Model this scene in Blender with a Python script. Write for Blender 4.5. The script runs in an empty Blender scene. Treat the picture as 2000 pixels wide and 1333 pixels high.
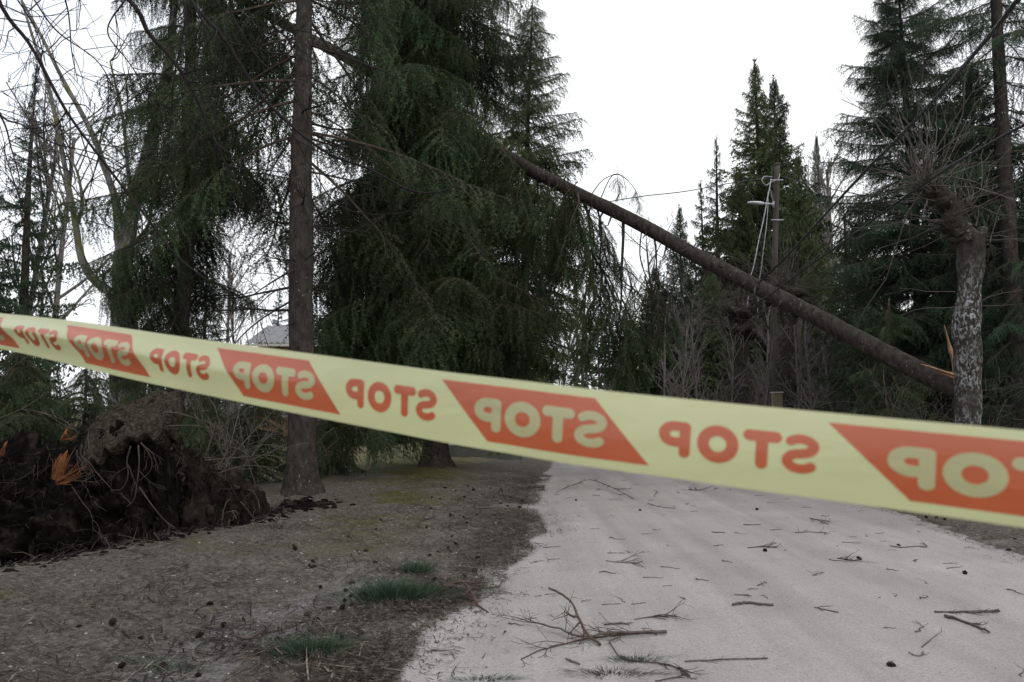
import bpy, math
import numpy as np
from mathutils import Matrix, Vector

# ------------------------------------------------------------------ camera, sky, sun, exposure
S = bpy.context.scene
COL = S.collection
F = 1556.0                       # focal length in pixels of the 2000 px wide photograph
PITCH = math.atan((800 - 666.5) / F)
CAM = np.array([0.0, 0.0, 1.5])
cam_d = bpy.data.cameras.new('camera'); cam = bpy.data.objects.new('camera', cam_d); COL.objects.link(cam)
cam.location = CAM; cam.rotation_euler = (math.pi / 2 + PITCH, 0, 0)
cam_d.sensor_width = 36; cam_d.lens = 36 * F / 2000; cam_d.clip_start = 0.05; cam_d.clip_end = 2000
cam_d.dof.use_dof = True; cam_d.dof.focus_distance = 12.5; cam_d.dof.aperture_fstop = 7.5
S.camera = cam
SUN_EL, SUN_AZ = math.radians(52), math.radians(150)      # high, behind the clouds and behind the camera
W = bpy.data.worlds.new('World'); S.world = W; W.use_nodes = True
nt = W.node_tree; nt.nodes.clear()
wo = nt.nodes.new('ShaderNodeOutputWorld'); mx = nt.nodes.new('ShaderNodeMixShader')
b1 = nt.nodes.new('ShaderNodeBackground'); b2 = nt.nodes.new('ShaderNodeBackground')
sky = nt.nodes.new('ShaderNodeTexSky'); sky.sky_type = 'NISHITA'; sky.sun_disc = False
sky.sun_elevation = SUN_EL; sky.sun_rotation = SUN_AZ; sky.air_density = 1.5; sky.dust_density = 4
tc = nt.nodes.new('ShaderNodeTexCoord'); wn = nt.nodes.new('ShaderNodeTexNoise'); wr = nt.nodes.new('ShaderNodeValToRGB')
wn.inputs['Scale'].default_value = 1.3; wn.inputs['Detail'].default_value = 5
wr.color_ramp.elements[0].position = .36; wr.color_ramp.elements[0].color = (.73, .79, .89, 1)
wr.color_ramp.elements[1].position = .68; wr.color_ramp.elements[1].color = (1, 1, 1, 1)
nt.links.new(tc.outputs['Generated'], wn.inputs['Vector']); nt.links.new(wn.outputs[0], wr.inputs[0])
nt.links.new(wr.outputs[0], b2.inputs[0]); nt.links.new(sky.outputs[0], b1.inputs[0])
b1.inputs[1].default_value = .10; b2.inputs[1].default_value = 1.32
mx.inputs[0].default_value = .82                            # cloud cover
nt.links.new(b1.outputs[0], mx.inputs[1]); nt.links.new(b2.outputs[0], mx.inputs[2]); nt.links.new(mx.outputs[0], wo.inputs[0])
sd = bpy.data.lights.new('sun', 'SUN'); sd.energy = .6; sd.angle = math.radians(40); sd.color = (1, .97, .93)
sun = bpy.data.objects.new('sun', sd); COL.objects.link(sun)
sun.rotation_euler = (math.pi / 2 - SUN_EL, 0, math.pi - SUN_AZ)
S.view_settings.view_transform = 'Standard'; S.view_settings.look = 'None'; S.view_settings.gamma = 1
S.view_settings.exposure = 0.15; S.view_settings.use_curve_mapping = False
S.render.engine = 'CYCLES'
S.cycles.max_bounces = 5; S.cycles.diffuse_bounces = 3; S.cycles.glossy_bounces = 2; S.cycles.transmission_bounces = 3
S.cycles.use_denoising = True; S.cycles.caustics_reflective = False; S.cycles.caustics_refractive = False

# ------------------------------------------------------------------ helpers
RNG = np.random.default_rng(7)
cp, sp_ = math.cos(PITCH), math.sin(PITCH)
def P(px, py, d):
    """the world point that lies d metres ahead in the direction of a pixel"""
    u, v = (px - 1000) / F, (666.5 - py) / F
    r = np.array([u, cp - sp_ * v, sp_ + cp * v])
    return CAM + r * (d / r[1])
def G(px, py, z=0.0):
    u, v = (px - 1000) / F, (666.5 - py) / F
    r = np.array([u, cp - sp_ * v, sp_ + cp * v])
    return CAM + r * ((z - CAM[2]) / r[2])

def _h(i, j, k):
    n = (i.astype(np.int64) * 374761393 + j.astype(np.int64) * 668265263 + k.astype(np.int64) * 2147483647) & 0xffffffff
    n = ((n ^ (n >> 13)) * 1274126177) & 0xffffffff
    n = ((n ^ (n >> 16)) * 2246822519) & 0xffffffff
    return ((n ^ (n >> 15)) & 0xffffff) / float(0xffffff)
def vn(p):
    p = np.asarray(p, float); i = np.floor(p); f = p - i; f = f * f * (3 - 2 * f)
    i = i.astype(np.int64); o = 0
    for a in (0, 1):
        for b in (0, 1):
            for c in (0, 1):
                w = (f[..., 0] if a else 1 - f[..., 0]) * (f[..., 1] if b else 1 - f[..., 1]) * (f[..., 2] if c else 1 - f[..., 2])
                o = o + w * _h(i[..., 0] + a, i[..., 1] + b, i[..., 2] + c)
    return o * 2 - 1
def fbm(p, oct=4, g=.5):
    p = np.asarray(p, float); o = 0; a = 1.0
    for q in range(oct):
        o = o + a * vn(p * 2.03 ** q + 17.3 * q); a *= g
    return o
def fbm2(x, y, s=1.0, oct=4, seed=0, g=.5):
    x = np.asarray(x, float); y = np.asarray(y, float)
    return fbm(np.stack([x * s, y * s, np.full(x.shape, seed * 7.77)], -1), oct, g)
def sst(a, b, x):
    t = np.clip((x - a) / (b - a), 0, 1); return t * t * (3 - 2 * t)

class MB:
    """collects triangles and quads, builds one mesh"""
    def __init__(s): s.v = []; s.t = []; s.q = []; s.tm = []; s.qm = []; s.n = 0
    def add(s, v, t=None, q=None, m=0):
        v = np.asarray(v, float).reshape(-1, 3)
        if t is not None and len(t): t = np.asarray(t, np.int64).reshape(-1, 3) + s.n; s.t.append(t); s.tm.append(np.full(len(t), m))
        if q is not None and len(q): q = np.asarray(q, np.int64).reshape(-1, 4) + s.n; s.q.append(q); s.qm.append(np.full(len(q), m))
        s.v.append(v); s.n += len(v)
    def mesh(s, name, mats, smooth=True, flat_slots=()):
        me = bpy.data.meshes.new(name)
        v = np.concatenate(s.v) if s.v else np.zeros((0, 3))
        t = np.concatenate(s.t) if s.t else np.zeros((0, 3), np.int64); q = np.concatenate(s.q) if s.q else np.zeros((0, 4), np.int64)
        mi = np.concatenate(s.tm + s.qm) if (s.tm or s.qm) else np.zeros(0, int)
        me.vertices.add(len(v)); me.vertices.foreach_set('co', v.ravel().astype(np.float32))
        me.loops.add(t.size + q.size); me.loops.foreach_set('vertex_index', np.concatenate([t.ravel(), q.ravel()]).astype(np.int32))
        np_ = len(t) + len(q); me.polygons.add(np_)
        tot = np.concatenate([np.full(len(t), 3), np.full(len(q), 4)]); st = np.concatenate([[0], np.cumsum(tot)[:-1]]) if np_ else tot
        me.polygons.foreach_set('loop_start', st.astype(np.int32))
        for m in (mats if isinstance(mats, (list, tuple)) else [mats]): me.materials.append(m)
        me.polygons.foreach_set('material_index', mi.astype(np.int32))
        sm = np.full(np_, smooth)
        for f in flat_slots: sm[mi == f] = False
        me.polygons.foreach_set('use_smooth', sm)
        me.update(calc_edges=True); me.validate()
        return me
def obj(name, me, parent=None, loc=None):
    o = bpy.data.objects.new(name, me); COL.objects.link(o)
    if parent is not None: o.parent = parent
    if loc is not None: o.location = loc
    return o
def tag(o, label=None, cat=None, group=None, kind=None):
    if label: o['label'] = label
    if cat: o['category'] = cat
    if group: o['group'] = group
    if kind: o['kind'] = kind
    return o
def thing(name, label, cat, loc=(0, 0, 0), group=None):
    o = obj(name, None); o.location = loc; o.empty_display_size = .2
    return tag(o, label, cat, group)

def resample(p, n=None, step=None):
    p = np.asarray(p, float); d = np.r_[0, np.cumsum(np.linalg.norm(np.diff(p, axis=0), axis=1))]
    if n is None: n = max(2, int(d[-1] / step) + 1)
    s = np.linspace(0, d[-1], n)
    return np.stack([np.interp(s, d, p[:, k]) for k in range(3)], 1)
def smooth_path(p, n):
    """Catmull-Rom through the points"""
    p = np.asarray(p, float); q = np.vstack([2 * p[0] - p[1], p, 2 * p[-1] - p[-2]])
    t = np.linspace(0, len(p) - 1 - 1e-9, n); i = t.astype(int); f = (t - i)[:, None]
    a, b, c, d = q[i], q[i + 1], q[i + 2], q[i + 3]
    return .5 * (2 * b + (c - a) * f + (2 * a - 5 * b + 4 * c - d) * f ** 2 + (3 * b - a - 3 * c + d) * f ** 3)
def tube(mb, p, r, sides=6, m=0, cap=True, rough=0.0, rs=3.0, seed=0):
    p = np.asarray(p, float); n = len(p); r = np.broadcast_to(np.asarray(r, float), (n,))
    T = np.gradient(p, axis=0); T /= np.linalg.norm(T, axis=1)[:, None] + 1e-12
    a = np.array([0, 0, 1.0]) if abs(T[0, 2]) < .9 else np.array([1.0, 0, 0])
    N = np.zeros((n, 3)); x = a
    for i in range(n):
        x = x - T[i] * np.dot(x, T[i]); l = np.linalg.norm(x)
        if l < 1e-6: x = np.cross(T[i], [0.3, 0.5, 0.8]); l = np.linalg.norm(x)
        x = x / l; N[i] = x
    B = np.cross(T, N); th = np.linspace(0, 2 * math.pi, sides, endpoint=False)
    off = np.cos(th)[None, :, None] * N[:, None] + np.sin(th)[None, :, None] * B[:, None]
    rr = np.repeat(r[:, None], sides, 1)
    if rough: rr = rr * (1 + rough * fbm((p[:, None] + off * r[:, None, None]) * rs + seed, 3))
    v = p[:, None] + off * rr[..., None]
    idx = np.arange(n * sides).reshape(n, sides); nx = np.roll(idx, -1, 1)
    q = np.stack([idx[:-1], nx[:-1], nx[1:], idx[1:]], -1).reshape(-1, 4)
    v = v.reshape(-1, 3); t = []
    if cap:
        v = np.vstack([v, p[0], p[-1]]); c0, c1 = n * sides, n * sides + 1
        t = [(c0, idx[0][(k + 1) % sides], idx[0][k]) for k in range(sides)] + [(c1, idx[-1][k], idx[-1][(k + 1) % sides]) for k in range(sides)]
    mb.add(v, t, q, m)
def box(mb, a, b, m=0, M=None):
    (x0, y0, z0), (x1, y1, z1) = a, b
    v = np.array([(x0, y0, z0), (x1, y0, z0), (x1, y1, z0), (x0, y1, z0), (x0, y0, z1), (x1, y0, z1), (x1, y1, z1), (x0, y1, z1)], float)
    if M is not None: v = v @ np.array(M.to_3x3()).T + np.array(M.translation)
    mb.add(v, None, [(0, 3, 2, 1), (4, 5, 6, 7), (0, 1, 5, 4), (1, 2, 6, 5), (2, 3, 7, 6), (3, 0, 4, 7)], m)

# ------------------------------------------------------------------ materials
def mat(name, ramp, scale=4.0, detail=6, rough=.85, bump=.0, bscale=30, stretch=(1, 1, 1), coords='Object', rand=0.0, spec=.3, trans=None, extra=None):
    m = bpy.data.materials.new(name); m.use_nodes = True; n = m.node_tree; L = n.links
    bs = n.nodes['Principled BSDF']; bs.inputs['Roughness'].default_value = rough; bs.inputs['Specular IOR Level'].default_value = spec
    tcn = n.nodes.new('ShaderNodeTexCoord'); mp = n.nodes.new('ShaderNodeMapping'); mp.inputs['Scale'].default_value = stretch
    no = n.nodes.new('ShaderNodeTexNoise'); no.inputs['Scale'].default_value = scale; no.inputs['Detail'].default_value = detail; no.inputs['Roughness'].default_value = .62
    cr = n.nodes.new('ShaderNodeValToRGB'); e = cr.color_ramp.elements
    for k, (pos, c) in enumerate(ramp):
        x = e[k] if k < 2 else e.new(pos)
        x.position = pos; x.color = (*c, 1)
    L.new(tcn.outputs[coords], mp.inputs[0]); L.new(mp.outputs[0], no.inputs['Vector']); L.new(no.outputs[0], cr.inputs[0])
    out = cr.outputs[0]
    if rand:
        oi = n.nodes.new('ShaderNodeObjectInfo'); hs = n.nodes.new('ShaderNodeHueSaturation'); mr = n.nodes.new('ShaderNodeMapRange'); mh = n.nodes.new('ShaderNodeMapRange')
        mr.inputs[3].default_value = 1 - rand; mr.inputs[4].default_value = 1 + rand
        mh.inputs[3].default_value = .5 - rand * .09; mh.inputs[4].default_value = .5 + rand * .05
        L.new(oi.outputs['Random'], mr.inputs[0]); L.new(mr.outputs[0], hs.inputs['Value']); L.new(oi.outputs['Random'], mh.inputs[0]); L.new(mh.outputs[0], hs.inputs['Hue'])
        L.new(out, hs.inputs['Color']); out = hs.outputs[0]
    if extra: out = extra(n, L, mp, out)
    L.new(out, bs.inputs['Base Color'])
    if bump:
        bn = n.nodes.new('ShaderNodeTexNoise'); bn.inputs['Scale'].default_value = bscale; bn.inputs['Detail'].default_value = 6
        bu = n.nodes.new('ShaderNodeBump'); bu.inputs['Strength'].default_value = bump; bu.inputs['Distance'].default_value = .02
        L.new(mp.outputs[0], bn.inputs['Vector']); L.new(bn.outputs[0], bu.inputs['Height']); L.new(bu.outputs[0], bs.inputs['Normal'])
    if trans:
        tr = n.nodes.new('ShaderNodeBsdfTranslucent'); ms = n.nodes.new('ShaderNodeMixShader'); ms.inputs[0].default_value = trans
        L.new(out, tr.inputs[0]); L.new(bs.outputs[0], ms.inputs[1]); L.new(tr.outputs[0], ms.inputs[2]); L.new(ms.outputs[0], n.nodes['Material Output'].inputs[0])
    return m
def speckle(col, scale, lo, hi, mscale=1.5, mlo=.45, mhi=.6, zf=None):
    """irregular patches (lichen, flakes) on top of a bark colour"""
    def f(n, L, mp, out):
        a = n.nodes.new('ShaderNodeTexNoise'); a.inputs['Scale'].default_value = scale; a.inputs['Detail'].default_value = 5; a.inputs['Roughness'].default_value = .7
        b = n.nodes.new('ShaderNodeTexNoise'); b.inputs['Scale'].default_value = mscale; b.inputs['Detail'].default_value = 2
        ra = n.nodes.new('ShaderNodeMapRange'); ra.inputs[1].default_value = lo; ra.inputs[2].default_value = hi
        rb = n.nodes.new('ShaderNodeMapRange'); rb.inputs[1].default_value = mlo; rb.inputs[2].default_value = mhi
        mu = n.nodes.new('ShaderNodeMath'); mu.operation = 'MULTIPLY'; mi = n.nodes.new('ShaderNodeMix'); mi.data_type = 'RGBA'
        L.new(mp.outputs[0], a.inputs['Vector']); L.new(mp.outputs[0], b.inputs['Vector']); L.new(a.outputs[0], ra.inputs[0]); L.new(b.outputs[0], rb.inputs[0])
        L.new(ra.outputs[0], mu.inputs[0]); L.new(rb.outputs[0], mu.inputs[1]); L.new(mu.outputs[0], mi.inputs[0])
        if zf:
            t2 = n.nodes.new('ShaderNodeTexCoord'); sx = n.nodes.new('ShaderNodeSeparateXYZ'); rz_ = n.nodes.new('ShaderNodeMapRange'); m3 = n.nodes.new('ShaderNodeMath'); m3.operation = 'MULTIPLY'
            rz_.inputs[1].default_value = zf[1]; rz_.inputs[2].default_value = zf[0]; L.new(t2.outputs['Object'], sx.inputs[0]); L.new(sx.outputs[2], rz_.inputs[0]); L.new(mu.outputs[0], m3.inputs[0]); L.new(rz_.outputs[0], m3.inputs[1]); L.new(m3.outputs[0], mi.inputs[0])
        L.new(out, mi.inputs[6]); mi.inputs[7].default_value = (*col, 1)
        return mi.outputs[2]
    return f
M = {}
M['bark'] = mat('spruce_bark', [(.3, (.018, .015, .013)), (.62, (.056, .047, .040)), (.8, (.10, .088, .076))], 11, 9, .95, 1.0, 26, (1, 1, .5), spec=.12, extra=speckle((.24, .25, .23), 30, .60, .67, 2.2, .42, .62))
M['dead'] = mat('dead_branch_bark', [(.3, (.016, .013, .012)), (.7, (.048, .041, .036))], 14, 4, .9, spec=.15)
M['wood'] = mat('bough_wood', [(.3, (.045, .034, .027)), (.7, (.10, .075, .055))], 10, 3, .9)
M['needle'] = mat('spruce_needles', [(.28, (.014, .025, .012)), (.5, (.038, .060, .026)), (.75, (.085, .098, .042))], 2.6, 5, .6, rand=.50, spec=.14, trans=.12)
M['needle_y'] = mat('spruce_needles_yellowish', [(.28, (.026, .040, .018)), (.5, (.056, .074, .030)), (.75, (.10, .112, .046))], 2.2, 4, .6, rand=.30, spec=.14, trans=.12)
M['needle_b'] = mat('spruce_needles_bluish', [(.28, (.014, .027, .017)), (.5, (.036, .060, .034)), (.75, (.072, .098, .052))], 2.6, 5, .6, rand=.48, spec=.14, trans=.12)
M['grey'] = mat('grey_bark', [(.3, (.09, .08, .07)), (.65, (.21, .20, .185))], 8, 7, .9, .6, 25, (1, 1, .5), extra=speckle((.16, .15, .045), 7, .5, .6, 1.2, .45, .58))
M['twig'] = mat('bare_twigs', [(.3, (.055, .045, .038)), (.7, (.14, .118, .10))], 6, 3, .85, rand=.25)
M['twig_g'] = mat('grey_bare_twigs', [(.3, (.09, .078, .072)), (.7, (.19, .166, .155))], 3, 3, .85, rand=.2)
M['over'] = mat('dark_branch', [(.3, (.010, .008, .008)), (.7, (.032, .026, .024))], 12, 4, .85, spec=.15)
M['shoot'] = mat('pollard_shoots', [(.3, (.05, .042, .034)), (.6, (.11, .095, .078)), (.8, (.22, .19, .16))], 5, 4, .8)
M['lichen'] = mat('lichen_bark', [(.3, (.020, .017, .014)), (.7, (.066, .058, .047))], 10, 8, .95, 1.0, 40, (1, 1, .6), spec=.1, extra=speckle((.33, .33, .335), 24, .49, .60, 3.0, .36, .62, (3.0, 3.9)))
M['pbark'] = mat('pollard_bark', [(.3, (.018, .015, .012)), (.7, (.062, .054, .042))], 14, 8, .95, 1.0, 40, spec=.1, extra=speckle((.22, .22, .20), 24, .56, .62, 3.0, .45, .65))
M['torn'] = mat('torn_wood', [(.3, (.17, .085, .045)), (.6, (.33, .19, .11)), (.8, (.45, .30, .20))], 7, 6, .8, .6, 60, (6, 6, .6))
M['orange'] = mat('fresh_orange_wood', [(.3, (.10, .034, .014)), (.6, (.26, .095, .034)), (.8, (.42, .20, .09))], 22, 8, .85, .9, 80)
M['soil'] = mat('dark_soil', [(.38, (.0025, .002, .0018)), (.56, (.008, .0065, .005)), (.70, (.034, .026, .020))], 4.5, 10, .98, 1.0, 30, spec=.08)
M['clay'] = mat('brown_soil', [(.36, (.004, .003, .0025)), (.52, (.015, .0115, .0085)), (.70, (.052, .038, .027))], 4, 10, .98, 1.0, 30, spec=.08)
M['turf'] = mat('needle_turf', [(.36, (.012, .010, .007)), (.52, (.042, .034, .024)), (.75, (.12, .10, .075))], 26, 10, .98, 1.0, 70, spec=.08)
M['root'] = mat('roots', [(.3, (.028, .022, .018)), (.7, (.105, .085, .068))], 8, 4, .9)
M['stick'] = mat('stick_bark', [(.3, (.045, .036, .032)), (.7, (.13, .105, .09))], 18, 5, .9, .4, 60, rand=.3)
M['redstick'] = mat('reddish_bark', [(.3, (.05, .032, .026)), (.7, (.125, .08, .062))], 18, 5, .9, .4, 60, rand=.15)
M['cone'] = mat('cone_scales', [(.3, (.012, .008, .006)), (.7, (.052, .031, .021))], 40, 3, .85, rand=.4)
M['grass'] = mat('grass_blades', [(.3, (.016, .042, .020)), (.7, (.046, .085, .042))], 6, 3, .6, trans=.2, rand=.1)
M['litter'] = mat('dry_litter', [(.33, (.018, .014, .011)), (.5, (.07, .056, .043)), (.66, (.20, .17, .135))], 28, 4, .95, spec=.1)
M['straw'] = mat('pale_straw', [(.3, (.09, .073, .055)), (.7, (.23, .195, .155))], 25, 4, .9, spec=.1)
M['pebble'] = mat('pebbles', [(.3, (.20, .19, .18)), (.7, (.46, .45, .43))], 2, 3, .9)
M['pole'] = mat('weathered_pole', [(.3, (.045, .039, .033)), (.7, (.115, .10, .085))], 8, 7, .92, .5, 30, (1, 1, .08))
M['steel'] = mat('galvanised_steel', [(.3, (.42, .44, .46)), (.7, (.56, .58, .60))], 5, 3, .45)
M['lamp'] = mat('lamp_housing', [(.3, (.55, .57, .60)), (.7, (.66, .68, .70))], 5, 3, .4)
M['cable'] = mat('black_cable', [(.3, (.012, .012, .013)), (.7, (.035, .035, .037))], 30, 3, .5)
M['white'] = mat('pale_cable', [(.3, (.36, .37, .40)), (.7, (.50, .51, .54))], 10, 3, .5)
M['roof'] = mat('grey_roofing', [(.3, (.17, .165, .17)), (.7, (.27, .265, .27))], 2, 6, .85)
M['plank'] = mat('ochre_wall_boards', [(.3, (.23, .13, .06)), (.7, (.33, .20, .10))], 4, 5, .85, rand=.15, stretch=(1, 1, .2))
M['glass'] = mat('window_glass', [(.3, (.02, .022, .025)), (.7, (.03, .033, .036))], 1, 1, .08, spec=.6)
M['trim'] = mat('pale_trim', [(.3, (.42, .40, .36)), (.7, (.52, .50, .46))], 3, 3, .7)
M['concrete'] = mat('mossy_concrete', [(.3, (.10, .098, .09)), (.7, (.22, .215, .20))], 5, 8, .93, .8, 20, extra=speckle((.08, .10, .025), 5, .45, .6, 2, .35, .55))
M['cabinet'] = mat('beige_cabinet', [(.3, (.17, .14, .09)), (.7, (.25, .21, .14))], 4, 4, .6)

# the ground: colour layers come from soil, moss and chalk maps stored on the mesh
def ground_material():
    m = bpy.data.materials.new('verge_earth'); m.use_nodes = True; n = m.node_tree; L = n.links; bs = n.nodes['Principled BSDF']
    bs.inputs['Roughness'].default_value = .96; bs.inputs['Specular IOR Level'].default_value = .15
    geo = n.nodes.new('ShaderNodeNewGeometry')
    def noise(s, d=8, r=.65):
        a = n.nodes.new('ShaderNodeTexNoise'); a.inputs['Scale'].default_value = s; a.inputs['Detail'].default_value = d; a.inputs['Roughness'].default_value = r
        L.new(geo.outputs['Position'], a.inputs['Vector']); return a.outputs[0]
    def ramp(src, st):
        c = n.nodes.new('ShaderNodeValToRGB'); e = c.color_ramp.elements
        for k, (p, col) in enumerate(st):
            x = e[k] if k < 2 else e.new(p)
            x.position = p; x.color = (*col, 1)
        L.new(src, c.inputs[0]); return c.outputs[0]
    def mix(f, a, b):
        x = n.nodes.new('ShaderNodeMix'); x.data_type = 'RGBA'; L.new(f, x.inputs[0]); L.new(a, x.inputs[6]); L.new(b, x.inputs[7]); return x.outputs[2]
    def att(name, s, d=6, sharp=2.5):
        a = n.nodes.new('ShaderNodeAttribute'); a.attribute_name = name
        nn = noise(s, d); ad = n.nodes.new('ShaderNodeMath'); ad.operation = 'MULTIPLY_ADD'; ad.inputs[1].default_value = sharp; L.new(a.outputs['Fac'], ad.inputs[0])
        sb = n.nodes.new('ShaderNodeMath'); sb.operation = 'MULTIPLY_ADD'; sb.inputs[1].default_value = 3.0; sb.inputs[2].default_value = -2.5; L.new(nn, sb.inputs[0]); L.new(sb.outputs[0], ad.inputs[2]); ad.use_clamp = True
        return ad.outputs[0]
    base = ramp(noise(22, 12, .82), [(.33, (.030, .025, .020)), (.46, (.098, .086, .069)), (.57, (.185, .166, .138)), (.72, (.40, .375, .335))])
    chalk = ramp(noise(40, 8, .7), [(.33, (.09, .08, .07)), (.5, (.23, .215, .20)), (.72, (.40, .385, .365))])
    moss = ramp(noise(30, 8, .7), [(.3, (.045, .045, .015)), (.6, (.13, .12, .045)), (.78, (.20, .18, .085))])
    dirt = ramp(noise(12, 9, .7), [(.3, (.007, .006, .005)), (.6, (.022, .017, .013)), (.8, (.06, .047, .036))])
    lawn = ramp(noise(3, 9, .7), [(.3, (.10, .095, .04)), (.6, (.20, .175, .10)), (.8, (.30, .265, .19))])
    c = mix(att('lawn', 1.5), base, lawn); c = mix(att('chalk', 5), c, chalk); c = mix(att('moss', 4), c, moss); c = mix(att('dirt', 5), c, dirt)
    L.new(c, bs.inputs['Base Color'])
    bu = n.nodes.new('ShaderNodeBump'); bu.inputs['Strength'].default_value = 1.0; bu.inputs['Distance'].default_value = .035
    L.new(noise(38, 9, .7), bu.inputs['Height']); L.new(bu.outputs[0], bs.inputs['Normal'])
    return m
def road_material():
    m = bpy.data.materials.new('pale_gravel'); m.use_nodes = True; n = m.node_tree; L = n.links; bs = n.nodes['Principled BSDF']
    bs.inputs['Roughness'].default_value = .9; bs.inputs['Specular IOR Level'].default_value = .2
    geo = n.nodes.new('ShaderNodeNewGeometry'); mp = n.nodes.new('ShaderNodeMapping'); mp.inputs['Scale'].default_value = (1.6, .10, 1); mp.inputs['Rotation'].default_value = (0, 0, math.radians(4))
    L.new(geo.outputs['Position'], mp.inputs[0])
    def noise(s, d, src, r=.6):
        a = n.nodes.new('ShaderNodeTexNoise'); a.inputs['Scale'].default_value = s; a.inputs['Detail'].default_value = d; a.inputs['Roughness'].default_value = r; L.new(src, a.inputs['Vector']); return a.outputs[0]
    def mr(src, a, b, c, d):
        x = n.nodes.new('ShaderNodeMapRange'); [setattr(x.inputs[k + 1], 'default_value', v) for k, v in enumerate((a, b, c, d))]; L.new(src, x.inputs[0]); return x.outputs[0]
    def mul(a, b):
        x = n.nodes.new('ShaderNodeMath'); x.operation = 'MULTIPLY'; L.new(a, x.inputs[0]); L.new(b, x.inputs[1]); return x.outputs[0]
    f = mul(mul(mr(noise(1.4, 4, mp.outputs[0]), .3, .7, .84, 1.16), mr(noise(.8, 6, geo.outputs['Position']), .3, .7, .88, 1.10)), mul(mr(noise(60, 6, geo.outputs['Position'], .75), .3, .7, .66, 1.32), mr(noise(16, 5, geo.outputs['Position'], .7), .3, .42, .80, 1.0)))
    vo = n.nodes.new('ShaderNodeTexVoronoi'); vo.inputs['Scale'].default_value = 24; vo.inputs['Randomness'].default_value = 1; L.new(geo.outputs['Position'], vo.inputs['Vector'])
    f = mul(f, mr(vo.outputs['Distance'], .06, .13, .55, 1.0))
    hs = n.nodes.new('ShaderNodeHueSaturation'); hs.inputs['Color'].default_value = (.326, .301, .278, 1); L.new(f, hs.inputs['Value']); L.new(hs.outputs[0], bs.inputs['Base Color'])
    bu = n.nodes.new('ShaderNodeBump'); bu.inputs['Strength'].default_value = .5; bu.inputs['Distance'].default_value = .012
    L.new(noise(45, 8, geo.outputs['Position'], .7), bu.inputs['Height']); L.new(bu.outputs[0], bs.inputs['Normal'])
    return m
M['ground'] = ground_material(); M['road'] = road_material()

# ------------------------------------------------------------------ ground and road
LE = np.array([G(*p)[:2] - [.10, 0] for p in [(700, 1500), (760, 1316), (788, 1280), (804, 1236), (860, 1200), (932, 1172), (985, 1144), (972, 1116), (1036, 1076), (1020, 1056), (1060, 1040), (1040, 992), (1060, 948), (1092, 904)]])
RE = np.array([G(*p)[:2] for p in [(2000, 1088), (1930, 1064), (1850, 1038), (1790, 1014), (1750, 1002)]])
def xl(y): return np.interp(y, np.r_[-10, LE[:, 1], 30, 60, 120], np.r_[-1.2, LE[:, 0], 1.6, 4.5, 14])
def xr(y): return np.interp(y, np.r_[-10, RE[:, 1], 30, 60, 120], np.r_[5.0, RE[:, 0], 6.2, 9.2, 19])
def rimf(x, y, w):
    xr_ = np.interp(y, [5.4, 6.5, 7.4, 7.95, 8.75, 9.6, 10.2, 11.2, 12.0], [-5.6, -5.05, -4.75, -4.38, -4.08, -3.85, -3.42, -3.38, -3.5]) + .12 * fbm2(x, y, 2.2, 3, 9)
    return sst(-w, w * 1.2, xr_ - x) * sst(5.2, 6.2, y) * sst(12.6, 11.8, y)
def gz(x, y):
    x = np.asarray(x, float); y = np.asarray(y, float)
    e = np.maximum(xl(y) - x, x - xr(y)) + .10 * fbm2(x, y, 3.5, 3, 5)
    z = -.07 + .095 * sst(-.28, .22, e) + .07 * sst(.1, 2.6, e)
    z = z + sst(-.1, .5, e) * (.030 * fbm2(x, y, .8, 3, 1) + .022 * fbm2(x, y, 4.5, 3, 2) + .010 * fbm2(x, y, 16, 2, 3))
    # the hole torn by the uprooted tree, and the raised soil by the trunk next to it
    c = rimf(x, y, .16); z = z - .75 * c * (1 + .25 * fbm2(x, y, 2.5, 3, 8))
    z = z + .10 * np.exp(-(((x + 3.2) / 1.1) ** 2 + ((y - 12.8) / 1.2) ** 2)) + .10 * np.exp(-(((x + 1.8) / 1.1) ** 2 + ((y - 18.7) / 1.2) ** 2))
    z = z - .30 * sst(-3.6, -6.5, x) * sst(14, 19, y)
    z = z + (sst(30, 120, np.hypot(x, y)) * .8) * (1 + fbm2(x, y, .03, 3, 4))
    return z
def axis(segs):
    """graded coordinates: (start, end, step) pieces"""
    o = [segs[0][0]]
    for a, b, s in segs:
        n = max(1, int(round((b - a) / s))); o += list(np.linspace(a, b, n + 1)[1:])
    return np.array(o)
def geo_grow(a, b, s):
    o = [a]; sg = 1 if b > a else -1
    while (b - o[-1]) * sg > 0: o.append(o[-1] + sg * s); s *= 1.25
    return o
xs = np.array(sorted(set(geo_grow(-8.5, -420, .3)[1:] + list(axis([(-8.5, 2, .05)])) + list(axis([(2, 9, .08)]))[1:] + geo_grow(9, 420, .2)[1:])))
ys = np.array(sorted(set(geo_grow(3.4, -60, .3)[1:] + list(axis([(3.4, 14, .055)])) + list(axis([(14, 24, .12)]))[1:] + geo_grow(24, 700, .3)[1:])))
X, Y = np.meshgrid(xs, ys); Z = gz(X, Y)
nx_, ny_ = len(xs), len(ys); ii = np.arange(nx_ * ny_).reshape(ny_, nx_)
mb = MB(); mb.add(np.stack([X, Y, Z], -1), None, np.stack([ii[:-1, :-1], ii[:-1, 1:], ii[1:, 1:], ii[1:, :-1]], -1).reshape(-1, 4))
gm = mb.mesh('ground', M['ground'])
E = np.maximum(xl(Y) - X, X - xr(Y))
def pit(x, y): return np.clip(rimf(x, y, .75) + 1.1 * np.exp(-(((x + 2.95) / .38) ** 2 + ((y - 11.7) / .40) ** 2)), 0, 1)
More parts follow.
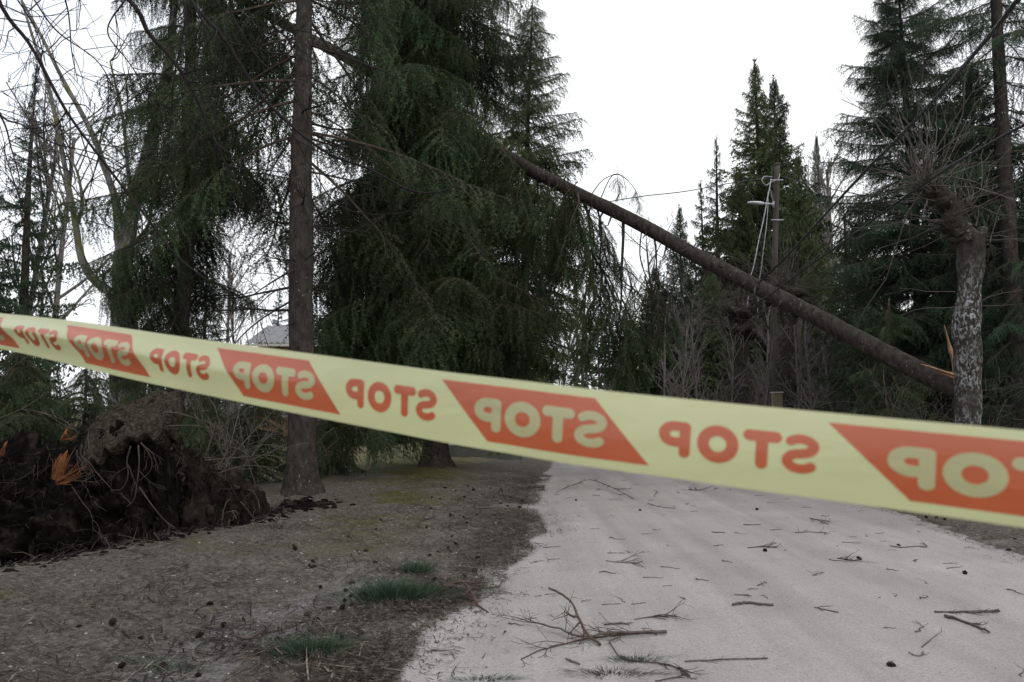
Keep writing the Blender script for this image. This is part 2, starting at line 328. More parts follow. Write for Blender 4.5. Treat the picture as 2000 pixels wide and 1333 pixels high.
LAY = {'chalk': np.clip(.62 * np.exp(-((E + .1) / .3) ** 2) + .70 * np.exp(-((E - 1.05) / .45) ** 2) * sst(9.5, 6.5, Y) + .5 * sst(.3, .7, fbm2(X, Y, .9, 3, 11)) * sst(3, 1, E), 0, 1),
       'moss': np.clip(.48 * sst(.0, .5, fbm2(X, Y, .7, 3, 21)) * sst(.6, 1.5, E) + .5 * np.exp(-((X + 2.3) / .9) ** 2 - ((Y - 12.3) / 2) ** 2) + .45 * np.exp(-((X + 1.9) / .7) ** 2 - ((Y - 18) / 2.2) ** 2) + .9 * np.exp(-((X + 2.8) / .9) ** 2 - ((Y - 21) / 2.2) ** 2), 0, 1),
       'dirt': pit(X, Y), 'lawn': sst(15, 22, Y) * sst(1.2, 2.6, E)}
for k, a in LAY.items():
    at_ = gm.attributes.new(k, 'FLOAT', 'POINT'); at_.data.foreach_set('value', a.ravel().astype(np.float32))
tag(obj('ground', gm), 'bare earth verge strewn with needles beside the gravel road', 'ground', kind='structure')

ry = np.array(sorted(set(geo_grow(4, -30, .3)[1:] + list(axis([(4, 16, .1)])) + geo_grow(16, 160, .2)[1:])))
rt = np.linspace(0, 1, 90)
RX = (xl(ry) - .4)[:, None] * (1 - rt) + (xr(ry) + .4)[:, None] * rt; RY = np.repeat(ry[:, None], 90, 1)
RZ = .03 * np.sin(np.pi * rt)[None] ** .8 + .006 * fbm2(RX * 1.5, RY * .3, 1.2, 3, 31) + .003 * fbm2(RX, RY, 5, 2, 32) - .012 + sst(30, 120, np.hypot(RX, RY)) * .8 * (1 + fbm2(RX, RY, .03, 3, 4)) + .06 * sst(25, 45, RY)
ii = np.arange(RX.size).reshape(RX.shape); mb = MB()
mb.add(np.stack([RX, RY, RZ], -1), None, np.stack([ii[:-1, :-1], ii[:-1, 1:], ii[1:, 1:], ii[1:, :-1]], -1).reshape(-1, 4))
tag(obj('road', mb.mesh('road', M['road'])), 'pale grey packed gravel road running into the woods', 'road', kind='structure')
def rz(x, y):
    t = (x - xl(y) + .4) / (xr(y) - xl(y) + .8)
    return .03 * np.sin(np.pi * np.clip(t, 0, 1)) ** .8 + .006 * fbm2(np.asarray(x) * 1.5, np.asarray(y) * .3, 1.2, 3, 31) - .012
def surf(x, y):
    return np.maximum(gz(x, y), rz(x, y))

# ------------------------------------------------------------------ foliage pieces
def needles(mb, path, step, nl, nw, k, rng, m=1):
    p = resample(path, step=step); n = len(p)
    if n < 2: return
    T = np.gradient(p, axis=0); T /= np.linalg.norm(T, axis=1)[:, None] + 1e-9
    p = np.repeat(p, k, 0); T = np.repeat(T, k, 0); N = len(p)
    r = rng.normal(size=(N, 3)); r -= T * np.sum(r * T, 1)[:, None]; r /= np.linalg.norm(r, axis=1)[:, None] + 1e-9
    l = nl * rng.uniform(.6, 1.25, (N, 1)); w = nw * rng.uniform(.7, 1.3, (N, 1)); p = p + T * rng.uniform(-.5, .5, (N, 1)) * step
    v = np.stack([p - T * w * .5, p + T * w * .5, p + r * l + T * l * .75], 1)
    mb.add(v, np.arange(N * 3).reshape(-1, 3), None, m)
def make_bough(ax, rng, nsec=26, secl=.40, pend=.13, pendl=(.12, .5), step=.036, nl=.05, nw=.022, k=3, bare=.0, wr=.022, mats=('wood', 'needle'), droop=.55, thin_wood=True):
    """one spruce bough: main axis, side shoots and the strands that hang from them"""
    mb = MB(); ax = smooth_path(ax, 14); L = np.sum(np.linalg.norm(np.diff(ax, axis=0), axis=1))
    t = np.linspace(0, 1, 14); tube(mb, ax, wr * (1 - t) ** .7 + .004, 5, 0, False)
    paths = []
    for i in range(nsec):
        s = bare + (1 - bare) * (.06 + .94 * (i + rng.uniform(0, 1)) / nsec); s = min(s, .99)
        p0 = np.array([np.interp(s, t, ax[:, c]) for c in range(3)]); q = np.array([np.interp(min(s + .03, 1), t, ax[:, c]) for c in range(3)]) - np.array([np.interp(s - .03, t, ax[:, c]) for c in range(3)])
        q /= np.linalg.norm(q) + 1e-9; side = 1 if i % 2 else -1
        h = np.cross([0, 0, 1.0], q); h = h / (np.linalg.norm(h) + 1e-6) if np.linalg.norm(h) > .05 else np.array([rng.normal(), rng.normal(), 0])
        a = math.radians(rng.uniform(35, 68)); d = q * math.cos(a) + h * side * math.sin(a); d[2] += rng.uniform(-.15, .12)
        l = L * (secl * (1 - s) ** .8 + .07) * rng.uniform(.6, 1.15); u = np.linspace(0, 1, 6)[:, None]
        pth = p0 + d * u * l + np.array([0, 0, -1.0]) * (u ** 1.8) * l * droop * rng.uniform(.6, 1.3) + rng.normal(size=(6, 3)) * u * l * .03
        if thin_wood: tube(mb, pth, np.linspace(.007, .002, 6), 3, 0, False)
        needles(mb, pth, step, nl, nw, k, rng); paths.append(pth)
    am = ax[t >= bare]
    if len(am) > 2: needles(mb, am, step, nl, nw, k, rng); paths.append(am)
    for pth in paths:
        rp = resample(pth, step=pend * rng.uniform(.8, 1.2))
        for c in rp[1:]:
            if rng.random() < .12: continue
            l = rng.uniform(*pendl) * (1.2 if rng.random() < .15 else .85); u = np.linspace(0, 1, 4)[:, None]
            o = np.array([rng.normal() * .22, rng.normal() * .22, 0]); pp = c + o * l * u + np.array([0, 0, -1.0]) * l * u ** .9
            needles(mb, pp, step, nl * .9, nw, max(2, k - 1), rng)
    return mb
def ax_std(rng, L=3.0, up=.12, sag=.75, tip=.45):
    t = np.linspace(0, 1, 6); y = rng.normal(0, .04) * L * t ** 2 + rng.normal(size=6) * .03
    return np.stack([L * t * .96, y, L * (up * t - sag * t ** 2 * .55 + tip * t ** 3 * .45)], 1)
def bough_set(n, seed, mats, sag=(.6, 1.1), tip=(.2, .5), **kw):
    o = []
    for i in range(n):
        rng = np.random.default_rng(seed + i)
        o.append(make_bough(ax_std(rng, up=rng.uniform(.02, .2), sag=rng.uniform(*sag), tip=rng.uniform(*tip)), rng, **kw).mesh('bough', [M[x] for x in mats], False))
    return o
B_DENSE = bough_set(9, 100, ('wood', 'needle'), nsec=36, pend=.115, pendl=(.2, .95), secl=.44)
B_BLUE = bough_set(5, 140, ('wood', 'needle_b'), nsec=36, pend=.11, pendl=(.08, .34), secl=.46, sag=(.35, .75), tip=(.4, .7), droop=.4)
B_OUT = bough_set(6, 180, ('wood', 'needle'), nsec=24, bare=.38, pendl=(.15, .60), secl=.36)
B_YEL = bough_set(4, 220, ('wood', 'needle_y'), nsec=24, step=.06, nl=.08, nw=.04, pend=.2, pendl=(.15, .45))
B_YNG = bough_set(5, 260, ('wood', 'needle'), nsec=26, step=.05, nl=.065, nw=.03, pend=.2, pendl=(.08, .22), droop=.25)

def grow(mb, p, d, l, r, lvl, rng, maxl, sides=(7, 5, 4, 3, 3), bend=.18, grav=0.0, nb=(5, 5, 4, 3), spread=(25, 55), ratio=(.45, .75), m=0, mtwig=None, start=.3, rmin=.0025):
    n = 7 if lvl == 0 else 5; d = np.asarray(d, float) / np.linalg.norm(d); pts = [np.asarray(p, float)]
    for i in range(n - 1):
        d = d + rng.normal(size=3) * bend * (.6 if lvl == 0 else 1) + np.array([0, 0, grav]); d /= np.linalg.norm(d); pts.append(pts[-1] + d * l / (n - 1))
    pts = np.array(pts); rr = np.linspace(r, max(r * (.45 if lvl < maxl else .2), rmin), n)
    tube(mb, pts, rr, sides[min(lvl, 4)], m if (mtwig is None or lvl < 2) else mtwig, False)
    if lvl >= maxl: return
    k = nb[min(lvl, len(nb) - 1)]
    for i in range(k):
        s = start + (1 - start) * (i + rng.uniform(.2, 1)) / k; s = min(s, 1.0); x = s * (n - 1); j = min(int(x), n - 2)
        pp = pts[j] + (pts[j + 1] - pts[j]) * (x - j); t = pts[j + 1] - pts[j]; t /= np.linalg.norm(t)
        q = np.cross(t, rng.normal(size=3)); q /= np.linalg.norm(q) + 1e-9; a = math.radians(rng.uniform(*spread))
        grow(mb, pp, t * math.cos(a) + q * math.sin(a), l * rng.uniform(*ratio) * (1 - .35 * s), max(np.interp(x, range(n), rr) * .6, rmin), lvl + 1, rng, maxl, sides, bend, grav, nb, spread, ratio, m, mtwig, start * .7, rmin)

def dead_branch_set(n, seed):
    o = []
    for i in range(n):
        rng = np.random.default_rng(seed + i); mb = MB()
        grow(mb, (0, 0, 0), (1, 0, rng.uniform(-.25, .1)), 1.6, .022, 0, rng, 2, bend=.10, grav=-.04, nb=(7, 4, 2), spread=(30, 70), ratio=(.3, .55), start=.2)
        o.append(mb.mesh('dead_branch', M['dead']))
    return o
DEADS = dead_branch_set(6, 300)

def trunk_mesh(path, r, sides=14, mat_='bark', flare=.0, seed=0, rough=.10, n=None, name='trunk', roots=5):
    """a tapered trunk along a path; flare widens the base into root spurs"""
    path = np.asarray(path, float); L = np.sum(np.linalg.norm(np.diff(path, axis=0), axis=1)); n = n or max(12, int(L / .22))
    p = smooth_path(path, n); rr = np.interp(np.linspace(0, 1, n), np.linspace(0, 1, len(r)), r)
    mb = MB(); tube(mb, p, rr, sides, 0, True, rough, 2.2, seed)
    if flare:
        v = mb.v[0]; h = v[:, 2] - path[0][2]; rel = v[:, :2] - path[0][:2]; th = np.arctan2(rel[:, 1], rel[:, 0])
        g = np.exp(-np.clip(h, -.3, 9) / .28) * (1 + .55 * np.cos(roots * th + seed)) * flare
        v[:, :2] = path[0][:2] + rel * (1 + g)[:, None]
    return mb.mesh(name, M[mat_])

def spruce(name, label, base, H, r0, z0, zt, radius, nb, seed, sets, lean=(0, 0), azw=None, group=None, dead=0, zd=(1, 4), pitch=(-12, 8), flare=.6, skip=None, top=True, deadlen=(.6, 1.2)):
    rng = np.random.default_rng(seed); base = np.array(base, float)
    t = thing(name, label, 'tree', base, group)
    zz = np.array([-.15, 0.15, H * .3, H * .65, H]); path = np.stack([lean[0] * zz / H + np.r_[0, 0, rng.normal(0, .05), rng.normal(0, .05), 0], lean[1] * zz / H, zz], 1)
    obj('trunk', trunk_mesh(path, [r0 * 1.04, r0 * 1.0, r0 * .76, r0 * .42, .015], 16, 'bark', flare, seed), t)
    tp = smooth_path(path, 60)
    def at(z): return np.array([np.interp(z, tp[:, 2], tp[:, 0]), np.interp(z, tp[:, 2], tp[:, 1]), z])
    az = rng.uniform(0, 6.28)
    for i in range(nb):
        z = z0 + (zt - z0) * (i + rng.uniform(0, 1)) / nb; az += 2.399 + rng.normal(0, .35); a = az
        if azw is not None:
            for _ in range(12):
                if rng.random() < azw(a % (2 * math.pi), z): break
                a = rng.uniform(0, 2 * math.pi)
            else: continue
        l = radius(z) * rng.uniform(.55, 1.22); s = l / 3.0; fr = (z - z0) / max(zt - z0, .1)
        pt = math.radians(pitch[0] + (pitch[1] - pitch[0]) * fr + rng.normal(0, 10))
        o = obj('bough', sets[rng.integers(len(sets))], t)
        mt = Matrix.Translation(Vector(at(z))) @ Matrix.Rotation(a, 4, 'Z') @ Matrix.Rotation(-pt, 4, 'Y') @ Matrix.Rotation(rng.normal(0, .12), 4, 'X') @ Matrix.Diagonal((s, s * rng.uniform(.85, 1.2), min(max(s, .55), 1.0), 1))
        o.matrix_basis = mt
    for i in range(dead):
        z = rng.uniform(*zd); a = rng.uniform(0, 6.28); s = rng.uniform(*deadlen)
        o = obj('dead_branch', DEADS[rng.integers(len(DEADS))], t)
        o.matrix_basis = Matrix.Translation(Vector(at(z))) @ Matrix.Rotation(a, 4, 'Z') @ Matrix.Rotation(rng.uniform(-.1, .3), 4, 'Y') @ Matrix.Rotation(rng.uniform(0, 6), 4, 'X') @ Matrix.Diagonal((s, s, s, 1))
    return t
def gb(px, d):
    x = (px - 1000) / F * (d * 1.0); p = P(px, 800, d); z = float(gz(p[0], d)); return (p[0], d, z)

# --- the spruces by the verge
# bare trunk with dead limbs in front; boughs only reach away from the road
def az_A(a, z):
    dx, dy = math.cos(a), math.sin(a)
    if dy < -.30: return .0
    if dx > .3: return .25 if z > 5.0 else .08
    return 1.0
bA = G(588, 985); bA[2] = float(gz(bA[0], bA[1]))
spruce('spruce_tree', 'tall bare-trunked spruce with dead side limbs standing at the rim of the pit', bA, 16.5, .232, 5.5, 12.5, lambda z: np.interp(z, [3.5, 6, 12], [2.4, 3.3, 3.1]), 54, 11, B_OUT, (-.42, .2), az_A, dead=34, zd=(1.6, 9.5), pitch=(-16, -2), flare=.75, deadlen=(.5, 1.15))
bB = G(850, 925); bB[2] = float(gz(bB[0], bB[1]))
spruce('spruce_tree', 'huge dense dark spruce with curtains of boughs down to the ground, propping the fallen trunk', bB, 24, .28, 2.3, 15.5, lambda z: np.interp(z, [1, 3, 6, 11, 16], [2.6, 3.0, 3.2, 2.6, 1.8]), 290, 12, B_DENSE, (.1, .3), lambda a, z: (.22 if math.cos(a) > .15 and z > 5.2 else 1.0), dead=16, zd=(1.5, 5), pitch=(-16, 0), flare=1.0)
spruce('spruce_tree', 'spruce with ragged hanging boughs rising behind the torn-up root plate', gb(335, 16.5), 20, .20, 2.9, 13, lambda z: np.interp(z, [3, 5, 9, 13], [1.7, 2.4, 2.4, 1.9]), 60, 13, B_DENSE, (.3, .1), lambda a, z: .12 if (math.cos(a) > .1 and z < 5.6) else 1.0, dead=14, zd=(2, 8), pitch=(-22, -5))
spruce('spruce_tree', 'paler yellowish spruce showing past the shoulder of the huge dark spruce', gb(1015, 28), 16.6, .20, 1.5, 16.2, lambda z: np.interp(z, [1, 5, 10, 16.2], [2.7, 2.6, 2.2, .4]), 240, 14, B_YEL, (.5, 0), pitch=(-12, 25))
# --- right hand spruces
spruce('spruce_tree', 'broad bluish spruce behind the lichen-covered pollard', gb(1825, 17.5), 11.6, .19, .9, 11.3, lambda z: np.interp(z, [.9, 3, 7, 10, 11.3], [2.1, 2.1, 1.8, 1.1, .3]), 230, 15, B_BLUE, (-.3, .2), dead=12, zd=(.5, 3), pitch=(-14, 22))
spruce('spruce_tree', 'tall spruce cut by the frame edge, its grey trunk above the pollard', gb(1996, 15.2), 19, .18, 1.4, 13, lambda z: np.interp(z, [1.4, 6, 13], [1.5, 2.0, 1.6]), 90, 16, B_BLUE, (-.1, .1), lambda a, z: .12 if (math.sin(a) < -.2 and z > 4.2) else 1.0, dead=10, zd=(1, 4), pitch=(-18, -4))
spruce('young_spruce', 'young dark spruce in the thicket beyond the leaning trunk', gb(1662, 22), 7.2, .10, .4, 7.0, lambda z: np.interp(z, [.4, 3, 7], [1.75, 1.35, .15]), 95, 17, B_YNG, pitch=(-10, 25))
spruce('young_spruce', 'low dark young spruce between the pollards and the broken butt', gb(1745, 15.5), 3.6, .07, .25, 3.4, lambda z: np.interp(z, [.2, 1.5, 3.5], [1.5, 1.1, .15]), 60, 18, B_YNG, pitch=(-10, 20))
YG = 'young spruces crowding behind the root plate'
for k, (px, d, h, s, lb) in enumerate([(40, 12.6, 2.5, 1.5, 'young dark spruce nearest the frame edge behind the root plate'), (165, 13.5, 2.2, 1.5, 'young dark spruce directly behind the orange torn wood'), (270, 14.5, 2.3, 1.35, 'young dark spruce directly behind the turf slab'),
                                      (500, 16.0, 2.0, 1.3, 'young dark spruce between wooden post and bare spruce trunk'), (400, 13.6, 1.7, 1.2, 'young dark spruce between turf slab and wooden post'), (640, 17.5, 1.9, 1.2, 'young dark spruce behind the bare spruce trunk'), (-60, 12.0, 3.0, 1.6, 'young dark spruce at the very edge behind the root plate')]):
    spruce('young_spruce', lb, gb(px, d), h, .05, .15, h * .93, lambda z, h=h, s=s: np.interp(z, [0, h * .4, h], [s, s * .85, .15]), 44, 30 + k, B_YNG, group=YG, pitch=(-12, 18), flare=.3)

# --- the snapped trunk that leans across the road
cpx = np.array([(1880, 764), (1790, 722), (1700, 676), (1560, 601), (1400, 521), (1240, 433), (1130, 379), (1010, 318), (850, 218), (690, 121), (600, 72), (480, 6), (330, -85)], float)
inv = 1 / 13.2 + (1880 - cpx[:, 0]) / 1280 * (1 / 24.5 - 1 / 13.2)
cpts = np.array([P(x, y, 1 / i) for (x, y), i in zip(cpx, inv)])
C = thing('broken_spruce', 'snapped spruce trunk leaning over the road, its butt torn beside the lichen-covered pollard', 'fallen tree', tuple(cpts[0]))
cl = cpts - cpts[0]
obj('trunk', trunk_mesh(cl, [.185, .175, .165, .158, .150, .147, .152, .158, .165, .17, .165, .14, .08], 18, 'bark', 0, 3, .07, 90), C)
def frayed(path, w0, seed, mat_, name, parent):
    """torn wood: a bundle of thin splintered fibres of uneven length"""
    rng = np.random.default_rng(seed); p = np.asarray(path, float); mb = MB(); L_ = np.linalg.norm(p[-1] - p[0]); m = max(3, int(w0 / .0045))
    for i in range(m):
        f = rng.uniform(.35, 1.1) if i > 2 else 1.0; o = rng.normal(size=3) * w0 * .55; e = rng.normal(size=3) * L_ * .10 + o * .9; q = smooth_path(np.array([p[0] + o, p[1] + (p[0] - p[1]) * (1 - f) * .5 + o + e * .3, p[0] + (p[-1] - p[0]) * f + o + e]), 6)
        tube(mb, q, rng.uniform(.003, .0085) * np.linspace(1.2, .15, 6), 4, 0, True)
    return obj(name, mb.mesh(name, M[mat_], False), parent)
def shard(path, w0, th, seed, mat_, name, parent, n=9):
    """a torn splinter: flat, tapering to a point, with a frayed edge"""
    rng = np.random.default_rng(seed); p = smooth_path(path, n); mb = MB(); T = p[-1] - p[0]; T /= np.linalg.norm(T)
    a = np.cross(T, [0.25, 1, .1]); a /= np.linalg.norm(a); b = np.cross(T, a)
    ww = w0 * (1 - np.linspace(0, 1, n)) ** .75 * (1 + .25 * rng.normal(size=n)) + .004; tt = th * (1 - np.linspace(0, 1, n)) ** .5 + .003
    ring = np.stack([p + a * ww[:, None] + b * tt[:, None] * .3, p + b * tt[:, None] + a * ww[:, None] * .2, p - a * ww[:, None] * .9, p - b * tt[:, None]], 1)
    ix = np.arange(n * 4).reshape(n, 4); nx = np.roll(ix, -1, 1)
    mb.add(ring, [(0, 2, 1), (0, 3, 2), tuple(ix[-1][[0, 1, 2]]), tuple(ix[-1][[0, 2, 3]])], np.stack([ix[:-1], nx[:-1], nx[1:], ix[1:]], -1).reshape(-1, 4))
    return obj(name, mb.mesh(name, M[mat_], False), parent)
for k, (a, b, c, w) in enumerate([((1797, 711, 13.3), (1832, 722, 13.1), (1880, 738, 13.0), .026), ((1808, 716, 13.3), (1842, 728, 13.1), (1885, 745, 13.0), .03), ((1820, 722, 13.2), (1850, 733, 13.05), (1890, 750, 13.0), .026)]):
    o = shard(np.array([P(*c), P(*b), P(*a)]) - cpts[0], w, .045, 60 + k, 'torn', 'splinter', C); o['label'] = 'orange torn wood along the butt'
# limbs and foliage that hang from the leaning trunk
def limb(pp, r0, r1, name, parent, org, mat_='dead', sides=7, twigs=0, seed=0, n=14, tl=.5, grav=-.05):
    rng = np.random.default_rng(seed); p = smooth_path(np.array(pp) - org, n); mb = MB(); tube(mb, p, np.linspace(r0, r1, n), sides, 0, True, .12, 6, seed)
    for i in range(twigs):
        j = rng.integers(2, n); d = p[min(j + 1, n - 1)] - p[j - 1]; d /= np.linalg.norm(d); q = np.cross(d, rng.normal(size=3)); q /= np.linalg.norm(q)
        grow(mb, p[j], d * .6 + q * .8, tl * rng.uniform(.5, 1.2), r1 * .9 + .001, 2, rng, 3, bend=.15, grav=grav, nb=(3, 3, 3), rmin=.0018)
    return obj(name, mb.mesh(name, M[mat_]), parent)
_rg = np.random.default_rng(33)
for k, px in enumerate([1770, 1725, 1690, 1640, 1600, 1530, 1470, 1430, 1415, 1360, 1345, 1310, 1270, 1200, 1160, 1120, 1060]):
    a = np.array([np.interp(px, cpx[::-1, 0], cpts[::-1, j]) for j in range(3)]); th = _rg.uniform(-2.6, .4); d = np.array([-.35, -math.cos(th) * .6, math.sin(th) * .9]); d /= np.linalg.norm(d); mb = MB()
    p = a - cpts[0] + d * .11; tube(mb, [p, p + d * .05, p + d * .09 + [0, 0, -.01], p + d * _rg.uniform(.12, .34) + [0, 0, -.03]], [.034, .026, .020, _rg.uniform(.006, .014)], 7, 0, True, .25, 9, k); obj('branch_stub', mb.mesh('branch_stub', M['bark']), C)
def on_c(px): return np.array([np.interp(px, cpx[::-1, 0], cpts[::-1, k]) for k in range(3)])
hang = [(1140, [(1150, 430), (1160, 500), (1190, 545), (1215, 600)], .035), (1165, [(1175, 450), (1172, 500), (1178, 560)], .028), (1218, [(1217, 470), (1214, 530), (1213, 590), (1205, 650)], .04), (1185, [(1170, 440), (1190, 520), (1230, 560), (1280, 600)], .026),
        (1278, [(1282, 500), (1280, 560), (1262, 620)], .022), (1332, [(1328, 530), (1312, 570), (1300, 640)], .024), (1385, [(1372, 550), (1348, 582)], .035), (1100, [(1105, 420), (1090, 520), (1080, 600)], .03), (1255, [(1250, 500), (1265, 545), (1300, 590)], .018), (1440, [(1432, 556), (1425, 572)], .03), (1450, [(1448, 566), (1450, 578)], .02)]
for k, (x0, pts, r) in enumerate(hang):
    a = on_c(x0); d = a[1]; limb([a] + [P(x, y, d - .1 - .05 * i) for i, (x, y) in enumerate(pts)], r, r * .35, 'limb', C, cpts[0], twigs=(6 if len(pts) > 2 else 0), seed=70 + k, tl=.7)
for k, (x0, pts) in enumerate([(1335, [(1390, 590), (1420, 660), (1440, 720), (1480, 775)]), (1320, [(1345, 620), (1400, 690), (1412, 760)]), (1150, [(1180, 350), (1215, 345), (1225, 395)]), (1170, [(1200, 340), (1240, 370), (1250, 420)]), (1500, [(1475, 560), (1452, 548)])]):
    a = on_c(x0); limb([a] + [P(x, y, a[1] - .1) for x, y in pts], .013, .004, 'thin_limb', C, cpts[0], twigs=5, seed=90 + k, tl=.5)
def hang_set(n, seed):
    o = []
    for i in range(n):
        rng = np.random.default_rng(seed + i); x = rng.uniform(.2, .6)
        o.append(make_bough(np.array([(0, 0, 0), (x * .5, 0, -.25), (x, rng.normal(0, .1), -.9), (x * 1.2, rng.normal(0, .15), -1.7), (x * 1.1, rng.normal(0, .2), -2.5)]), rng, nsec=26, secl=.30, pend=.12, pendl=(.15, .5), droop=.8, bare=.12).mesh('hanging_bough', [M['wood'], M['needle']], False))
    return o
HANG = hang_set(5, 400)
rng = np.random.default_rng(77)
for k, (px, py, s, dz) in enumerate([(1020, 330, 1.0, 0), (1050, 345, 1.15, .2), (1075, 352, 1.0, -.2), (1095, 362, 1.2, .3), (1110, 372, .9, 0), (1128, 380, 1.0, -.3), (1140, 400, .8, .2), (990, 300, 1.1, .3), (960, 285, 1.2, 0), (930, 265, 1.1, -.2),
                                     (1105, 345, .7, -.8), (1128, 355, .6, -.7), (1116, 362, .9, -.6), (1150, 420, .6, .1), (1172, 440, .55, -.1), (1160, 500, .8, .1), (1215, 500, .5, .2), (1235, 560, .6, -.1), (1258, 540, .45, .1), (1290, 560, .45, 0), (1310, 600, .4, .1), (1145, 540, .9, .1), (1195, 560, .85, -.2), (1215, 585, .9, 0), (1225, 610, .8, .1), (1180, 560, 1.0, .2), (1250, 600, .7, 0), (1165, 580, .9, -.1), (1205, 640, .8, .15), (1275, 590, .5, 0), (1240, 370, .22, 0), (1205, 345, .25, 0), (1190, 470, .5, 0)]):
    d = on_c(px)[1] - .15 + dz; o = obj('hanging_bough', HANG[k % 5], C)
    o.matrix_basis = Matrix.Translation(Vector(P(px, py, d) - cpts[0])) @ Matrix.Rotation(rng.uniform(0, 6.28), 4, 'Z') @ Matrix.Diagonal((s, s, s * rng.uniform(.85, 1.1), 1))
for k, px in enumerate(range(420, 960, 36)):         # boughs of the crown along the upper trunk
    a = on_c(px) - cpts[0]; o = obj('hanging_bough', HANG[(k * 2) % 5], C); s = rng.uniform(.7, 1.1)
    if 610 < px < 720: continue_small = .35
    else: continue_small = 1
    o.matrix_basis = Matrix.Translation(Vector(a + np.array([0, .12, -.05]))) @ Matrix.Rotation(rng.uniform(.3, 2.8), 4, 'Z') @ Matrix.Diagonal((s * continue_small,) * 3 + (1,))
# the stump it snapped from
gst = gb(1884, 13.2); st = thing('broken_stump', 'snapped spruce stump with upright orange splinters, hidden behind the pollard', 'stump', gst)
obj('trunk', trunk_mesh([(0, 0, -.1), (0, 0, .5), (.02, 0, 1.1), (0, 0, 1.62)], [.24, .22, .20, .19], 16, 'bark', .6, 9, .12), st)
gs = np.array(gst)
for k, (pa, pb, pc, w) in enumerate([((1868, 760), (1860, 700), (1844, 634), .045), ((1878, 760), (1868, 722), (1859, 680), .045), ((1890, 760), (1890, 700), (1895, 660), .08), ((1905, 765), (1902, 725), (1912, 700), .06)]):
    shard(np.array([P(*pa, 13.15), P(*pb, 13.1), P(*pc, 13.1)]) - gs, w, .04, 80 + k, 'torn', 'splinter', st)

# ------------------------------------------------------------------ pollards
def shoots(mb, c, n, rng, l, r=.006, up=.4, spread=1.0, m=0, side=None, grav=-.02):
    for i in range(n):
        d = rng.normal(size=3) * spread; d[2] = abs(d[2]) * .6 + up * rng.uniform(-.4, 1.3)
        if side is not None: d[:2] += side
        d /= np.linalg.norm(d); q = c + rng.normal(size=3) * .07
        grow(mb, q, d, l * rng.uniform(.3, 1.25), r * rng.uniform(.45, 1.2), 2, rng, 3, bend=.19, grav=grav, nb=(2, 2, 2), spread=(12, 35), ratio=(.3, .6), m=m, rmin=.0018)
def knob(mb, c, r, seed, m=0, sq=(1, 1, .8)):
    n = 22 if r > .08 else 9; k_ = 15 if r > .08 else 7; th, ph = np.meshgrid(np.linspace(0, 2 * np.pi, n, endpoint=False), np.linspace(0, np.pi, k_)); v = np.stack([np.sin(ph) * np.cos(th), np.sin(ph) * np.sin(th), np.cos(ph)], -1)
    v = c + v * np.array(sq) * r * (1 + .42 * fbm(v * 1.7 + seed, 3) + .20 * np.abs(fbm(v * 6 + seed, 2)))[..., None]; ix = np.arange(n * k_).reshape(k_, n); nx = np.roll(ix, -1, 1)
    mb.add(v, None, np.stack([ix[:-1], ix[1:], nx[1:], nx[:-1]], -1).reshape(-1, 4), m)
rng = np.random.default_rng(5)
gF = np.array(gb(1890, 11.5)); fp = lambda px, py, d=11.5: P(px, py, d) - gF
Fp = thing('pollard_tree', 'crooked pollard with white lichen patches on its trunk beside the torn butt', 'tree', gF)
obj('trunk', trunk_mesh([(0, 0, -.15), fp(1892, 900), fp(1891, 800), fp(1890, 690), fp(1888, 640), fp(1894, 560), fp(1897, 500), fp(1893, 462)], [.22, .19, .175, .185, .175, .165, .175, .20], 20, 'lichen', .5, 4, .16, 70), Fp)
mb = MB()
tube(mb, smooth_path([fp(1893, 475), fp(1880, 452), fp(1862, 430), fp(1862, 408), fp(1850, 388), fp(1828, 376)], 22), np.interp(np.linspace(0, 1, 22), [0, .3, .6, 1], [.175, .155, .12, .11]), 14, 0, True, .30, 5, 2)
tube(mb, smooth_path([fp(1898, 478), fp(1912, 462), fp(1922, 446)], 8), [.12, .11, .11, .10, .10, .09, .08, .06], 10, 0, True, .3, 6, 3)
tube(mb, smooth_path([fp(1850, 392), fp(1838, 372), fp(1832, 356)], 8), np.linspace(.10, .07, 8), 10, 0, True, .3, 6, 4)
tube(mb, smooth_path([fp(1868, 420), fp(1880, 408), fp(1884, 402)], 8), np.linspace(.10, .09, 8), 10, 0, True, .3, 6, 5)
for c, r, s in [(fp(1815, 376), .12, 1), (fp(1800, 362), .09, 2), (fp(1835, 398), .11, 3), (fp(1868, 446), .155, 4), (fp(1884, 404), .10, 5), (fp(1850, 440), .10, 6), (fp(1812, 352), .08, 7), (fp(1888, 470), .185, 8)]: knob(mb, c, r, s * 3.1)
obj('head', mb.mesh('head', M['pbark']), Fp)
mb = MB()
shoots(mb, fp(1812, 362), 46, rng, 1.8, .0125, 1.5, .40)
shoots(mb, fp(1815, 372), 24, rng, 1.3, .009, .1, 1.0, side=np.array([-.5, 0]), grav=-.05)
shoots(mb, fp(1884, 402), 20, rng, 1.35, .0095, 1.0, .8, side=np.array([.2, 0]))
shoots(mb, fp(1850, 436), 20, rng, 1.3, .008, -.1, 1.0, side=np.array([-.6, -.1]), grav=-.06)
shoots(mb, fp(1905, 470), 12, rng, 1.0, .008, .2, 1.0, side=np.array([.6, 0]))
for (x, y, dx, dz) in [(1868, 600, -1, .15), (1905, 598, 1, -.05), (1866, 570, -1, .1), (1910, 590, 1, .3)]: grow(mb, fp(x, y), (dx, rng.normal() * .3, dz), .75, .006, 2, rng, 3, bend=.12, nb=(2, 2, 2))
obj('shoots', mb.mesh('shoots', M['shoot']), Fp)
